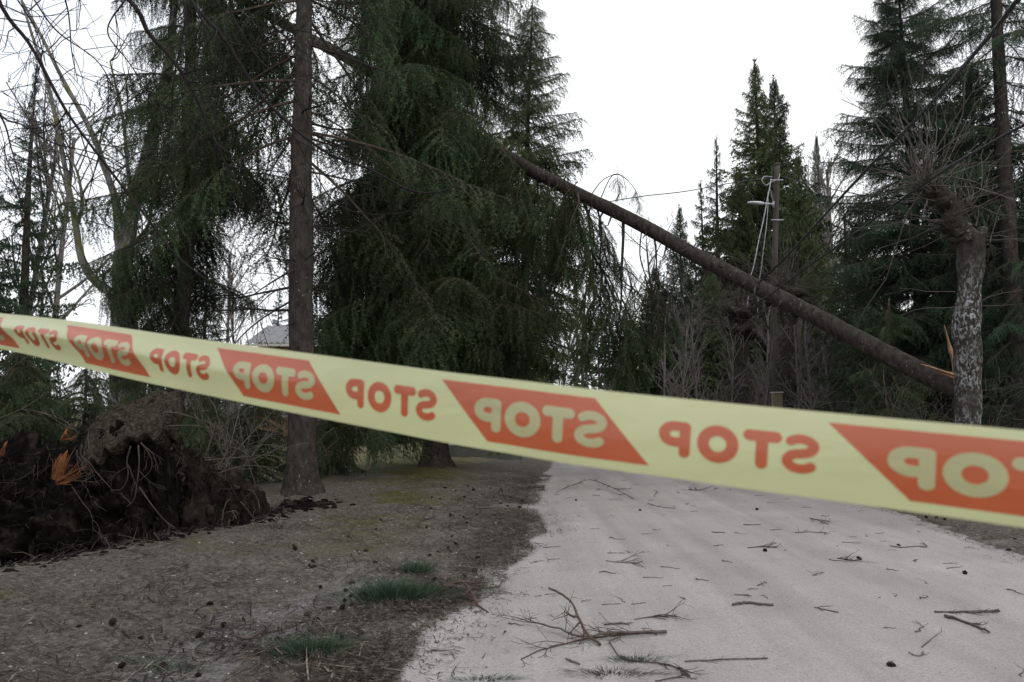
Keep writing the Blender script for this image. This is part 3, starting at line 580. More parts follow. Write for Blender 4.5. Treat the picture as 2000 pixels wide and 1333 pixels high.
def pollard(px, ktop, d, r, label, seed, ns, l, hw=.6):
    rng = np.random.default_rng(seed); g = np.array(gb(px, d)); t = thing('pollard_tree', label, 'tree', g, 'pollards along the far roadside')
    k = P(px, ktop, d) - g; obj('trunk', trunk_mesh([(0, 0, -.1), k * .3 + np.array([rng.normal(0, .05), 0, 0]), k * .65 + np.array([rng.normal(0, .06), 0, 0]), k], [r * 1.15, r, r * .95, r * 1.15], 14, 'pbark', .4, seed, .2, 40), t)
    mb = MB(); knob(mb, k, r * 1.9, seed); [knob(mb, k + rng.normal(size=3) * r * 1.2, r * 1.1, seed + i) for i in range(5)]
    obj('head', mb.mesh('head', M['pbark']), t); mb = MB()
    shoots(mb, k, ns, rng, l, .011, 1.0, hw); shoots(mb, k, ns // 2, rng, l * .75, .010, .1, 1.0, grav=-.04)
    for i in range(16): shoots(mb, k * rng.uniform(.35, .9), 1, rng, l * .5, .008, .2, 1.0)
    obj('shoots', mb.mesh('shoots', M['twig']), t)
pollard(1447, 640, 25, .24, 'pollard with a fan of bare shoots beside the utility pole, under the leaning trunk', 51, 90, 2.2, .7)
pollard(1536, 575, 22, .22, 'taller pollard right behind the leaning trunk, with upright bare shoots and beige cabinet beside it', 52, 100, 2.1, .45)

# ------------------------------------------------------------------ background trees (crown = one mesh, shared between alike trees)
def crown_mesh(seed, mats, H=12.0, R=2.6, nb=250, zlo=.05, taper=.72):
    rng = np.random.default_rng(seed); mb = MB(); az = 0
    protos = []
    for i in range(5):
        r2 = np.random.default_rng(seed * 10 + i)
        protos.append(make_bough(ax_std(r2, up=.15, sag=.45, tip=.45), r2, nsec=15, secl=.52, pend=.42, pendl=(.15, .45), step=.13, nl=.17, nw=.11, k=3, droop=.4, thin_wood=False))
    for p in protos: p.V = np.concatenate(p.v); p.T = np.concatenate(p.t) if p.t else None; p.TM = np.concatenate(p.tm)
    for i in range(nb):
        f = (i + rng.uniform()) / nb; z = H * (zlo + (1 - zlo) * f); az += 2.4 + rng.normal(0, .4); l = max(R * (1 - f) ** taper * rng.uniform(.5, 1.3), .2); s = l / 3
        p = protos[rng.integers(5)]; mt = Matrix.Translation((0, 0, z)) @ Matrix.Rotation(az, 4, 'Z') @ Matrix.Rotation(math.radians(10 - 32 * f), 4, 'Y') @ Matrix.Diagonal((s, s * .9, max(s, .3), 1))
        v = p.V @ np.array(mt.to_3x3()).T + np.array(mt.translation)
        tt = p.T[p.TM == 1]; used, invi = np.unique(tt, return_inverse=True)
        mb.add(v[used], invi.reshape(-1, 3), None, 0)
    needles(mb, [(0, 0, H * .9), (0, 0, H * 1.02)], .05, .12, .05, 3, rng, 0)
    return mb.mesh('crown', M[mats], False)
CR = {'y': [crown_mesh(s, 'needle_y') for s in (1, 2)], 'g': [crown_mesh(s, 'needle') for s in (3, 4)], 'b': [crown_mesh(s, 'needle_b') for s in (5,)], 's': [crown_mesh(s, 'needle_b', nb=90, taper=.8) for s in (6, 7)]}
CT = trunk_mesh([(0, 0, -.3), (0, 0, 4), (.05, 0, 8), (0, 0, 12.1)], [.17, .14, .08, .012], 10, 'bark', .3, 1)
def far_spruce(px, ytop, d, kind, label, R=2.6, group=None, seed=0):
    g = gb(px, d); H = P(px, ytop, d)[2] - g[2]; s = H / 12.2
    t = thing('spruce_tree', label, 'tree', g, group); t.rotation_euler.z = seed * 1.7
    a = obj('trunk', CT, t); b = obj('crown', CR[kind][seed % len(CR[kind])], t)
    a.scale = (s, s, s); b.scale = (R / 2.6, R / 2.6, s)
    return t
FG = 'spruces standing behind the utility pole'
far_spruce(1492, 118, 40, 'y', 'tallest spruce behind the utility pole, slightly nearer the road', 3.8, FG, 0)
far_spruce(1530, 150, 42, 'g', 'second tallest spruce directly behind the utility pole top', 3.8, FG, 1)
far_spruce(1411, 268, 43, 's', 'slim pointed spruce between the tallest spruce and the open sky', 2.7, FG, 2)
far_spruce(1378, 355, 41, 's', 'short spruce at the outer end of the row behind the pole', 2.6, FG, 3)
far_spruce(1334, 402, 52, 'b', 'small distant spruce rising just over the leaning trunk', 2.6, FG, 4)
far_spruce(1455, 330, 38, 'y', 'bushy spruce low between the two tall spruces and the pole', 2.8, FG, 5)
far_spruce(1575, 300, 37, 'y', 'yellowish spruce just past the utility pole toward the bare birches', 2.6, FG, 6)
far_spruce(1612, 262, 60, 'b', 'faint spruce top above the bare birches', 2.0, FG, 7)
far_spruce(1690, 430, 30, 'g', 'spruce half hidden behind the young dark spruce', 2.0, FG, 8)
far_spruce(1930, 120, 24, 'b', 'dark spruce filling the gap behind the lichen-covered pollard', 3.0, FG, 9)
far_spruce(1285, 520, 36, 'g', 'dark spruce seen under the leaning trunk through hanging limbs', 2.6, FG, 10)
for k, (px, yt, d, kd, lb) in enumerate([(1590, 520, 31, 'y', 'low spruce just past the taller far pollard'), (1735, 500, 25, 'g', 'dark spruce between young spruce and broad bluish spruce'), (1870, 520, 21, 'g', 'dark low spruce right behind the broken stump'), (1960, 480, 20, 'b', 'dark spruce low behind the frame-edge trunk'), (1395, 520, 33, 'y', 'mid-height spruce over the fan-shaped pollard'), (2040, 300, 19, 'g', 'dark spruce past the frame-edge trunk')]):
    far_spruce(px, yt, d, kd, lb, 2.2, FG, 20 + k)
LG = 'spruces far behind the root plate'
far_spruce(36, 120, 30, 's', 'greyish spruce at the frame edge beyond the young spruces', 2.4, LG, 13)
far_spruce(-40, 250, 30, 's', 'dark spruce cut off by the frame edge beyond the young spruces', 1.5, LG, 14)
far_spruce(70, 520, 34, 's', 'thin spruce between the frame-edge spruce and the forked grey tree', 1.0, LG, 15)
far_spruce(395, 470, 55, 's', 'distant pale spruce seen beyond the tape near the house', 3.0, LG, 16)
far_spruce(540, 560, 66, 's', 'distant spruce beside the house roof', 2.6, LG, 17)
far_spruce(660, 520, 42, 'g', 'distant spruce between the bare trunk and the huge dark spruce', 2.6, LG, 18)
far_spruce(780, 420, 38, 'g', 'distant spruce mostly hidden by the huge dark spruce', 2.8, LG, 19)

def bare_variant(seed, H=9.0, mk='twig_g'):
    rng = np.random.default_rng(seed); mb = MB()
    grow(mb, (0, 0, -.2), (rng.normal(0, .04), rng.normal(0, .04), 1), H, .10, 0, rng, 4, sides=(6, 4, 3, 3, 3), bend=.07, grav=.06, nb=(13, 7, 5, 3), spread=(25, 50), ratio=(.26, .45), start=.3, rmin=.006)
    return mb.mesh('bare_tree', M[mk])
BARE = [bare_variant(s) for s in (1, 2, 3)] + [bare_variant(4, mk='twig')]
def bare_tree(px, ytop, d, v, label, group):
    g = gb(px, d); H = P(px, ytop, d)[2] - g[2]; o = tag(obj('bare_tree', BARE[v]), label, 'tree', group); o.location = g; s = H / 9.6; o.scale = (s, s, s); o.rotation_euler.z = px * .37
BG = 'bare trees in the woods beyond the road'
for k, (px, yt, d, lb) in enumerate([(1612, 330, 48, 'pale bare birch nearest the yellowish spruce'), (1645, 300, 52, 'tallest pale bare birch in the gap between spruces'), (1675, 340, 46, 'pale bare birch touching the broad bluish spruce'), (1705, 420, 40, 'thin bare birch above the young dark spruce'), (1590, 420, 44, 'short bare birch just past the pole'),
                                    (1300, 440, 45, 'thin bare tree poking over the leaning trunk'), (1120, 500, 40, 'pale bare tree behind the hanging boughs'), (1135, 520, 46, 'second pale bare tree behind the hanging boughs'), (1345, 560, 33, 'bare tree under the leaning trunk near the thin limbs'), (1400, 600, 36, 'bare tree just before the fan-shaped pollard'),
                                    (1480, 600, 34, 'bare tree between the two far pollards'), (1570, 580, 30, 'bare tree just past the taller far pollard'), (1610, 600, 27, 'bare tree before the young dark spruce'), (1250, 600, 38, 'bare tree seen through the hanging limbs'), (1720, 640, 24, 'bare tree behind the low young spruce'), (1790, 640, 22, 'bare tree under the broad bluish spruce'), (1940, 560, 22, 'bare tree behind the lichen-covered trunk'), (1985, 600, 24, 'bare tree at the frame edge behind the lichen-covered trunk')]):
    bare_tree(px, yt, d, k % 4, lb, BG)
for k, (px, yt, d, lb) in enumerate([(1060, 560, 36, 'grey bare tree closest to the huge dark spruce'), (1090, 600, 42, 'short grey bare tree below the leaning trunk'), (1170, 610, 40, 'grey bare tree behind the thickest hanging limb'), (1205, 640, 37, 'low grey bare tree behind the hanging limbs'), (1275, 560, 42, 'grey bare tree at the end of the hanging limbs')]): bare_tree(px, yt, d, k % 3, lb, BG)
for k, (px, yt, d, lb) in enumerate([(1295, 590, 21, 'thin grey sapling in the gap below the thickest part of the leaning trunk'), (1325, 610, 23, 'grey sapling beside the drooping thin limb'), (1372, 600, 20, 'thin grey sapling before the fan-shaped pollard'), (1425, 640, 21, 'grey sapling touching the fan-shaped pollard'), (1480, 640, 20.5, 'grey sapling in front of the pole foot'), (1560, 610, 20, 'grey sapling just past the taller far pollard'), (1590, 620, 21, 'grey sapling near the overhanging cables'), (1640, 660, 19, 'short grey sapling before the young dark spruce'), (1700, 690, 18, 'short grey sapling under the lower leaning trunk')]): bare_tree(px, yt, d, k % 3, lb, 'grey saplings below the leaning trunk')
BG2 = 'bare trees beyond the verge near the house'
for k, (px, yt, d, lb) in enumerate([(440, 470, 60, 'distant bare tree before the pale spruce'), (470, 520, 66, 'thin distant bare tree by the house gable'), (560, 500, 62, 'distant bare tree behind the house'), (370, 520, 58, 'distant bare tree between forked grey tree and pale spruce'), (20, 200, 32, 'greyish bare tree in front of the frame-edge spruce'), (75, 190, 36, 'greyish bare tree next to the thin far spruce'), (690, 560, 45, 'distant bare tree past the bare spruce trunk'), (980, 600, 48, 'distant bare tree behind the huge dark spruce')]):
    bare_tree(px, yt, d, k % 3, lb, BG2)
def bush_variant(seed, H=2.2, mk='twig'):
    rng = np.random.default_rng(seed); mb = MB()
    for i in range(16): grow(mb, (rng.normal(0, .3), rng.normal(0, .3), -.1), (rng.normal(0, .35), rng.normal(0, .35), 1), H * rng.uniform(.5, 1.1), .012, 1, rng, 3, sides=(4, 4, 3, 3, 3), bend=.14, grav=.02, nb=(5, 5, 3), spread=(20, 55), ratio=(.3, .6), rmin=.003)
    return mb.mesh('bush', M[mk])
BUSH = [bush_variant(1), bush_variant(2), bush_variant(3, mk='twig_g')]
rng = np.random.default_rng(61); k = 0
for zone, n, (pa, pb), (da, db), lb in [('r', 34, (1080, 1990), (24, 40), 'leafless brush in the woods beyond the road'), ('q', 12, (1560, 2050), (14.5, 21), 'leafless brush around the foot of the roadside spruces'), ('l', 12, (350, 1000), (26, 45), 'leafless brush beyond the verge near the house'), ('p', 4, (-40, 520), (12.5, 16), 'leafless brush between root plate and young spruces')]:
    for i in range(n):
        px = pa + (pb - pa) * (i + rng.uniform()) / n; d = rng.uniform(da, db); g = gb(px, d)
        if g[0] > xl(d) - .6 and g[0] < xr(d) + .6: g = (xr(d) + rng.uniform(.8, 2), d, g[2])
        o = tag(obj('bush', BUSH[k % 3]), lb, 'bush', lb + ' mass'); k += 1
        o.location = g; s = rng.uniform(.8, 1.5) * (.7 if zone in 'pq' else 1.2); o.scale = (s * 1.2, s * 1.2, s); o.rotation_euler.z = rng.uniform(0, 6)
# a far-off wood that closes the horizon
rng = np.random.default_rng(62); mb = MB()
for i in range(420):
    a = rng.uniform(-1.25, 1.25); d = rng.uniform(75, 130); x, y = d * math.sin(a), d * math.cos(a)
    px = 1000 + F * x / y
    if y < 20: continue
    h = rng.uniform(5, 9) * (.55 if 60 < px < 260 else 1) * (.8 if px < 700 else 1.15); w = h * rng.uniform(.16, .28); z = float(gz(x, y))
    tube(mb, [(x, y, z - .3), (x, y, z + h)], [.12, .02], 4, 0, False)
    n = 70; zz = rng.uniform(.12, 1, n); rr = w * (1 - zz) * rng.uniform(.5, 1.1, n); th = rng.uniform(0, 6.28, n); c = np.stack([x + rr * np.cos(th), y + rr * np.sin(th), z + h * zz], 1)
    v = c[:, None] + rng.normal(size=(n, 3, 3)) * np.array([.45, .45, .3]) * (h / 8); mb.add(v, np.arange(n * 3).reshape(-1, 3), None, 1)
tag(obj('distant_forest', mb.mesh('distant_forest', [M['twig_g'], M['needle_b']], False)), 'far-off wood that closes the view behind the trees', 'forest', kind='stuff')

# --- forked grey tree behind the ragged spruce
gE = np.array(gb(243, 18.5)); ep = lambda px, py, d=18.5: P(px, py, d) - gE
Et = thing('forked_tree', 'forked grey-barked tree with mossy limbs behind the tape', 'tree', gE)
obj('trunk', trunk_mesh([(0, 0, -.2), ep(243, 720), ep(243, 640), ep(238, 590), ep(240, 510), ep(262, 400), ep(300, 260), ep(330, 120), ep(345, -60)], [.34, .31, .29, .24, .20, .16, .14, .11, .07], 14, 'grey', .4, 6, .12, 60), Et)
for k, (pts, r0) in enumerate([([(238, 600), (212, 570), (182, 545), (158, 500), (148, 440), (135, 370), (118, 280), (95, 170), (60, 60), (30, -40)], .12), ([(240, 520), (232, 470), (228, 400), (205, 330), (180, 260), (125, 160), (75, 60), (30, -20)], .12), ([(246, 500), (258, 470), (262, 420), (250, 330), (240, 230), (215, 120)], .09), ([(150, 445), (160, 400), (152, 340), (130, 300)], .05), ([(256, 480), (290, 440), (300, 380), (345, 300)], .05)]):
    limb([P(x, y, 18.4 - .03 * i) for i, (x, y) in enumerate(pts)], r0, .02, 'limb', Et, gE, 'grey', 9, 16, 500 + k, 26, 1.5, .02)
# --- leafless tree outside the frame whose twigs hang into the top of the view
gO = np.array((-6.4, 5.2, float(gz(-6.4, 5.2)))); Ot = thing('overhanging_tree', 'leafless dark branches of a near tree reaching into the upper corner', 'tree', gO)
obj('trunk', trunk_mesh([(0, 0, -.2), (.1, .05, 2), (.3, .2, 4.2), (.8, .5, 6.4)], [.26, .21, .18, .13], 14, 'over', .5, 8, .1), Ot)
OB = [([(-160, -330), (-60, -120), (8, 22), (60, 90), (130, 218), (205, 320), (290, 430), (345, 500), (420, 560)], 5.2, .016), ([(-160, -330), (60, -180), (248, -5), (290, 65), (330, 108), (372, 170), (400, 230), (440, 320), (470, 380)], 5.4, .022), ([(60, -180), (330, -60), (378, 10), (440, 80), (500, 175), (560, 238), (640, 300), (720, 330), (800, 372), (860, 375), (900, 355)], 5.6, .018),
      ([(330, -60), (362, 15), (352, 90), (338, 165), (334, 240), (318, 280)], 5.3, .010), ([(-200, -200), (-60, 60), (-5, 215), (45, 245), (105, 280), (185, 300), (240, 330)], 4.9, .009), ([(130, 218), (105, 250), (75, 262)], 5.2, .006), ([(-200, -200), (-80, 120), (0, 225), (22, 290), (38, 350), (32, 385)], 4.8, .008),
      ([(-160, -330), (90, -60), (130, 10), (140, 100), (152, 160)], 5.0, .008), ([(330, -60), (420, -20), (470, 60), (520, 130), (600, 160)], 5.7, .010), ([(378, 10), (400, 60), (380, 130), (400, 200), (460, 270)], 5.4, .008), ([(560, 238), (610, 330), (660, 400), (740, 420), (830, 408)], 5.6, .006), ([(-60, -120), (20, -20), (70, 60), (90, 130)], 5.1, .007), ([(248, -5), (210, 60), (250, 120), (300, 190), (350, 230)], 5.3, .006), ([(440, 80), (490, 90), (560, 60), (640, 70)], 5.6, .006), ([(-160, -330), (0, -90), (60, -10), (110, 60), (190, 120), (230, 190)], 5.3, .009)]
for k, (pts, d, r) in enumerate(OB):
    limb([P(x, y, d + .02 * i) for i, (x, y) in enumerate(pts)], r, max(r * .28, .0025), 'branch', Ot, gO, 'over', 7, 9, 520 + k, 34, .55, -.03)
tr_top = gO + np.array([.8, .5, 6.4])
for k, (px, py, d, r) in enumerate([(-160, -330, 5.2, .06), (60, -180, 5.5, .06), (330, -60, 5.55, .035), (-200, -200, 4.85, .03)]):
    e = P(px, py, d); m_ = (tr_top + e) / 2 + np.array([0, 0, .5]); limb([tr_top if k < 2 else P(-160, -330, 5.2), m_ if k < 2 else (P(-160, -330, 5.2) + e) / 2, e], r * 1.5, r * .6, 'branch', Ot, gO, 'over', 8, 0, 560 + k)

# ------------------------------------------------------------------ uprooted root plate
gR = np.array((-4.6, 9.3, 0.0)); Rt = thing('uprooted_root_plate', 'torn-up root plate of dark earth with hanging roots, beside the bare-trunked spruce', 'root plate', gR)
def earth_lump(x0, x1, hx, hz, yf, yb, seed, amp, mat_, name, nu=260, nv=140, zlow=-.7, over=.25):
    u = np.linspace(x0, x1, nu); h = np.interp(u, hx, hz); v = np.linspace(0, 1, nv); U, V = np.meshgrid(u, v); Hh = np.repeat(h[None], nv, 0)
    a = np.pi * V; zf = np.sin(np.clip(a, 0, np.pi)) ** .6
    z = zlow + (Hh - zlow) * zf; y = yf + (yb - yf) * (.5 - .5 * np.cos(a)) + over * np.sin(np.clip(a, 0, np.pi / 2) * 2) * (V < .5)
    p = np.stack([U, y, z], -1); nrm = np.stack([0 * U, -np.cos(a), np.sin(a)], -1)
    d = amp * fbm(p * 1.5 + seed, 3) + amp * .75 * fbm(p * 4.0 + seed, 3) + amp * .6 * (np.abs(fbm(p * 9 + seed, 3)) - .3) + amp * .3 * fbm(p * 24 + seed, 2); p = p + nrm * d[..., None] + np.stack([.4 * d * fbm(p * 2 + 5, 2), 0 * d, 0 * d], -1)
    ix = np.arange(nu * nv).reshape(nv, nu); mb = MB(); mb.add(p - gR, None, np.stack([ix[:-1, :-1], ix[:-1, 1:], ix[1:, 1:], ix[1:, :-1]], -1).reshape(-1, 4))
    obj(name, mb.mesh(name, M[mat_]), Rt); return p
PL = earth_lump(-9.0, -4.0, [-9, -7, -5.9, -5.3, -4.9, -4.5, -4.2, -4.0], [.7, .85, .95, 1.0, 1.10, 1.15, .8, -.5], 8.35, 10.6, 1.0, .24, 'soil', 'earth_mass', zlow=-1.1, over=.55)
PR = earth_lump(-4.9, -3.1, [-4.9, -4.5, -4.15, -3.85, -3.55, -3.3, -3.1], [.4, 1.0, .80, .58, .36, .12, -.8], 9.9, 11.6, 9.0, .17, 'clay', 'earth_slope', 150, 110, over=.2, zlow=-1.0)
# turf slab: the old ground surface, tipped toward the road
top = [(168, 838), (190, 812), (235, 795), (285, 772), (322, 764), (348, 772)]; bot = [(158, 905), (188, 905), (215, 868), (262, 866), (312, 856), (340, 815)]
nu, nv = 70, 40; tt = np.linspace(0, 1, nu); tk = np.linspace(0, 1, 6); T2 = np.stack([np.interp(tt, tk, [p[i] for p in top]) for i in (0, 1)], 1); B2 = np.stack([np.interp(tt, tk, [p[i] for p in bot]) for i in (0, 1)], 1)
T2[:, 1] += 6 * fbm2(tt * 16, tt * 0, 1, 3, 3); B2[:, 1] += 14 * fbm2(tt * 13, tt * 0, 1, 4, 4)
g = np.array([[P(*(T2[i] * (1 - w) + B2[i] * w), 9.75 - .75 * w) for i in range(nu)] for w in np.linspace(0, 1, nv)])
g += np.array([0, -.5, .85]) * (.06 * fbm(g * 2.5, 3) + .025 * fbm(g * 11, 3))[..., None]
bk = g + np.array([0, .20, -.13]) * (1 + .5 * fbm(g * 4 + 3, 2))[..., None]; ix = np.arange(nu * nv).reshape(nv, nu); mb = MB(); N0 = nu * nv
q = np.stack([ix[:-1, :-1], ix[1:, :-1], ix[1:, 1:], ix[:-1, 1:]], -1).reshape(-1, 4)
rim = np.concatenate([ix[0], ix[1:, -1], ix[-1, ::-1][1:], ix[::-1, 0][1:]]); rq = np.stack([rim[:-1], rim[1:], rim[1:] + N0, rim[:-1] + N0], 1)
mb.add(np.concatenate([g.reshape(-1, 3), bk.reshape(-1, 3)]) - gR, None, np.concatenate([q, q[:, ::-1] + N0, rq]), 0)
sl = obj('turf_slab', mb.mesh('turf_slab', M['turf']), Rt); sl['label'] = 'slab of needle-covered turf tipped up on edge'
# roots
rng = np.random.default_rng(71)
RT = [([(255, 872), (248, 900), (250, 930), (238, 955), (215, 958)], .013), ([(270, 870), (272, 905), (268, 940), (262, 975), (248, 990)], .012), ([(275, 865), (290, 885), (297, 905), (290, 925), (262, 945)], .010), ([(280, 870), (300, 890), (310, 925)], .008), ([(160, 870), (158, 890), (175, 905), (190, 925), (208, 945), (222, 960)], .012), ([(150, 880), (152, 905), (160, 935)], .009),
      ([(272, 952), (295, 985), (320, 1015), (342, 1032)], .013), ([(320, 805), (350, 808), (395, 822), (448, 846)], .010), ([(330, 832), (380, 832), (410, 840), (408, 870), (395, 895)], .008), ([(425, 925), (480, 910), (545, 915)], .010), ([(400, 900), (455, 895), (520, 890), (560, 896)], .012), ([(140, 950), (160, 980), (178, 1005), (182, 1045)], .008), ([(175, 880), (172, 850), (178, 830)], .008), ([(300, 1040), (330, 1075), (350, 1062)], .007),
      ([(205, 1050), (225, 1075), (290, 1062)], .010), ([(90, 1140), (100, 1100), (115, 1085)], .007), ([(120, 935), (160, 940), (185, 928)], .009), ([(345, 780), (335, 815), (322, 840)], .009), ([(282, 790), (290, 776), (310, 772)], .006), ([(430, 870), (470, 880), (500, 905), (530, 940)], .011), ([(470, 980), (490, 1005), (500, 1030)], .008), ([(0, 735), (50, 700), (100, 660)], .008), ([(0, 818), (50, 795), (95, 765)], .010)]
for k, (pts, r) in enumerate(RT):
    d0 = 8.75 if pts[0][0] < 345 else 9.3
    limb([P(x, y, d0 - .15 + .04 * i) for i, (x, y) in enumerate(pts)], r * .75, r * .25, 'root', Rt, gR, 'root', 6, 2, 600 + k, 18, .28, -.05)
for k in range(64):
    src = PL if k % 2 else PR; i, j = rng.integers(8, src.shape[0] // 2), rng.integers(5, src.shape[1] - 5); a = src[i, j]; mb = MB()
    grow(mb, a - gR, (rng.normal(0, .5), -1, rng.normal(-.1, .5)), rng.uniform(.25, .7), rng.uniform(.006, .016), 1, rng, 3, bend=.30, grav=-.12, nb=(4, 3, 2), spread=(25, 70), rmin=.002)
    obj('root', mb.mesh('root', M['root'] if k % 4 == 0 else M['over']), Rt)
mb = MB()                                  # fine root fibres matted in the soil
for k in range(2200):
    src = PL if k % 4 else PR; i, j = rng.integers(5, int(src.shape[0] * .6)), rng.integers(3, src.shape[1] - 3); a = src[i, j] - gR; d = np.array([rng.normal(0, .6), -.7, rng.normal(-.5, .5)]); l = rng.uniform(.08, .35); pts = [a]
    for s in range(4): d = d + rng.normal(size=3) * .5 + np.array([0, 0, -.15]); d /= np.linalg.norm(d); pts.append(pts[-1] + d * l / 4)
    tube(mb, pts, np.linspace(.003, .0012, 5), 3, int(k % 5 == 0), False)
o = obj('fine_roots', mb.mesh('fine_roots', [M['over'], M['root']]), Rt); o['kind'] = 'stuff'
# torn orange heartwood
OW = [((108, 936, 8.35), [(112, 905), (120, 886)], .030), ((113, 938, 8.33), [(122, 902), (132, 880)], .034), ((118, 940, 8.32), [(131, 905), (138, 890)], .020), ((110, 942, 8.32), [(135, 928), (152, 915)], .020), ((114, 944, 8.3), [(140, 925), (163, 903)], .016), ((118, 945, 8.3), [(144, 930), (170, 900)], .012), ((120, 946, 8.3), [(140, 938), (160, 928)], .012), ((112, 946, 8.3), [(130, 944), (148, 940)], .014), ((106, 934, 8.35), [(108, 915), (109, 900)], .018), ((124, 858, 8.7), [(128, 848), (131, 836)], .02), ((126, 860, 8.7), [(138, 856), (147, 850)], .014), ((122, 862, 8.7), [(136, 860), (145, 860)], .014), ((4, 890, 8.5), [(8, 875), (14, 862)], .022)]
for k, (a, bs_, w) in enumerate(OW):
    o = shard(np.array([P(*a)] + [P(x, y, a[2] - .06) for x, y in bs_]) - gR, w * 1.25, w, 640 + k, 'orange', 'torn_wood', Rt, 7) if k in (0, 1, 9, 12) else frayed(np.array([P(*a)] + [P(x, y, a[2] - .06) for x, y in bs_]) - gR, w * 1.2, 640 + k, 'orange', 'torn_wood', Rt); o['label'] = 'bright orange torn wood'
# loose clods
rng = np.random.default_rng(72); mb = MB()
for k in range(420):
    x, y = rng.uniform(-8, -2.6), rng.uniform(7.8, 10.5)
    if rng.random() > float(pit(np.array(x), np.array(y))) or (x > -3.9 and y < 8.4): continue
    knob(mb, np.array([x, y, float(gz(x, y)) + .01]), rng.uniform(.015, .07), k, 0, (1, 1, .7))
for k in range(110):
    x, y = -2.9 + rng.normal(0, .2), 11.7 + rng.normal(0, .28); knob(mb, np.array([x, y, float(gz(x, y)) + .004]), rng.uniform(.012, .05), k, 0, (1.3, 1, .6))
for k in range(900):
    y = rng.uniform(6.2, 11.6); x = float(np.interp(y, [5.4, 6.5, 7.4, 7.95, 8.75, 9.6, 10.2, 11.2, 12.0], [-5.6, -5.05, -4.75, -4.38, -4.08, -3.85, -3.42, -3.38, -3.5])) + rng.normal(.02, .22)
    knob(mb, np.array([x, y, float(gz(x, y)) + .002]), rng.uniform(.006, .035), k, 0, (1.2, 1, .6))
for k in range(500):
    y = rng.uniform(6.2, 11.6); x = float(np.interp(y, [5.4, 6.5, 7.4, 7.95, 8.75, 9.6, 10.2, 11.2, 12.0], [-5.6, -5.05, -4.75, -4.38, -4.08, -3.85, -3.42, -3.38, -3.5])) + rng.normal(.0, .22); a = np.array([x, y, float(gz(x, y)) + .01]); pts = [a]; d = np.array([rng.normal(), rng.normal(), .5])
    for q_ in range(4): d = d + rng.normal(size=3) * .5 + [0, 0, -.25]; d /= np.linalg.norm(d); b = pts[-1] + d * rng.uniform(.03, .09); b[2] = max(b[2], float(gz(b[0], b[1])) + .005); pts.append(b)
    tube(mb, pts, np.linspace(.005, .002, 5), 4, int(k % 4 == 0) + 1, False)
tag(obj('soil_clods', mb.mesh('soil_clods', [M['soil'], M['over'], M['root']])), 'loose dark clods around the torn-up roots', 'soil', kind='stuff')

# ------------------------------------------------------------------ built things: pole, wires, house, post, wall, cabinet
gP = np.array(gb(1507, 24)); pp = lambda px, py, d=24: P(px, py, d) - gP
Po = thing('utility_pole', 'weathered wooden utility pole with a street lamp behind the leaning trunk', 'utility pole', gP)
obj('pole', trunk_mesh([(0, 0, -.2), pp(1510, 650), pp(1514, 480), pp(1518, 322)], [.10, .095, .088, .084], 14, 'pole', 0, 2, .02, 30, 'pole'), Po)
mb = MB(); c = pp(1518, 322); tube(mb, [c + [0, 0, -.03], c + [0, 0, .0], c + [0, 0, .02], c + [0, 0, .06]], [.10, .115, .105, .02], 14); obj('cap', mb.mesh('cap', M['pole'], False), Po)
mb = MB(); tube(mb, [pp(1512, 400), pp(1500, 398, 23.9), pp(1488, 398, 23.7)], .028, 8); tube(mb, [pp(1512, 394), pp(1512, 406)], .05, 8); obj('lamp_arm', mb.mesh('lamp_arm', M['steel']), Po)
mb = MB()
sx = np.linspace(0, 1, 9); wd = np.array([.05, .09, .11, .12, .12, .11, .09, .06, .03]); ht = np.array([.035, .05, .055, .055, .05, .045, .035, .028, .02]); a, b = pp(1491, 398, 23.7), pp(1460, 396, 23.3)
ring = []
for i in range(9):
    c = a + (b - a) * sx[i]; ring.append([c + np.array([0, wd[i] * math.cos(t), ht[i] * math.sin(t)]) for t in np.linspace(0, 2 * math.pi, 10, endpoint=False)])
ix = np.arange(90).reshape(9, 10); nx = np.roll(ix, -1, 1); mb.add(np.array(ring), [(ix[0][0], ix[0][k + 1], ix[0][k]) for k in range(1, 9)] + [(ix[-1][0], ix[-1][k], ix[-1][k + 1]) for k in range(1, 9)], np.stack([ix[:-1], nx[:-1], nx[1:], ix[1:]], -1).reshape(-1, 4)); obj('lamp_head', mb.mesh('lamp_head', M['lamp']), Po)
for y in (352, 430):
    mb = MB(); tube(mb, [pp(1506, y, 23.85), pp(1530, y, 23.85)], .018, 6); obj('bracket', mb.mesh('bracket', M['steel']), Po)
def cable(pts, r, label, mat_='cable', n=60, twist=0, name='cable'):
    p = smooth_path(np.array(pts), n); org = p[0]; mb = MB()
    if twist:
        L = np.r_[0, np.cumsum(np.linalg.norm(np.diff(p, axis=0), axis=1))]
        for k in range(3):
            ph = L / twist * 2 * np.pi + k * 2.094; tube(mb, p - org + r * np.stack([np.cos(ph) * .6, np.cos(ph) * .3, np.sin(ph)], 1), r * .75, 5)
    else: tube(mb, p - org, r, 5)
    return tag(obj(name, mb.mesh(name, M[mat_]), None, org), label, 'cable')
cable([P(2400, -480, 3.6), P(2150, -190, 4.4), P(1995, -8, 5.2), P(1940, 62, 5.8), P(1840, 178, 7.3), P(1750, 275, 8.9), P(1690, 335, 10.2), P(1600, 432, 12.2), P(1530, 508, 13.9), P(1482, 553, 14.55), P(1474, 572, 14.3), P(1477, 590, 14.4), P(1500, 640, 15)], .0135, 'thick twisted black cable sagging from the upper corner onto the leaning trunk', n=420, twist=.35)
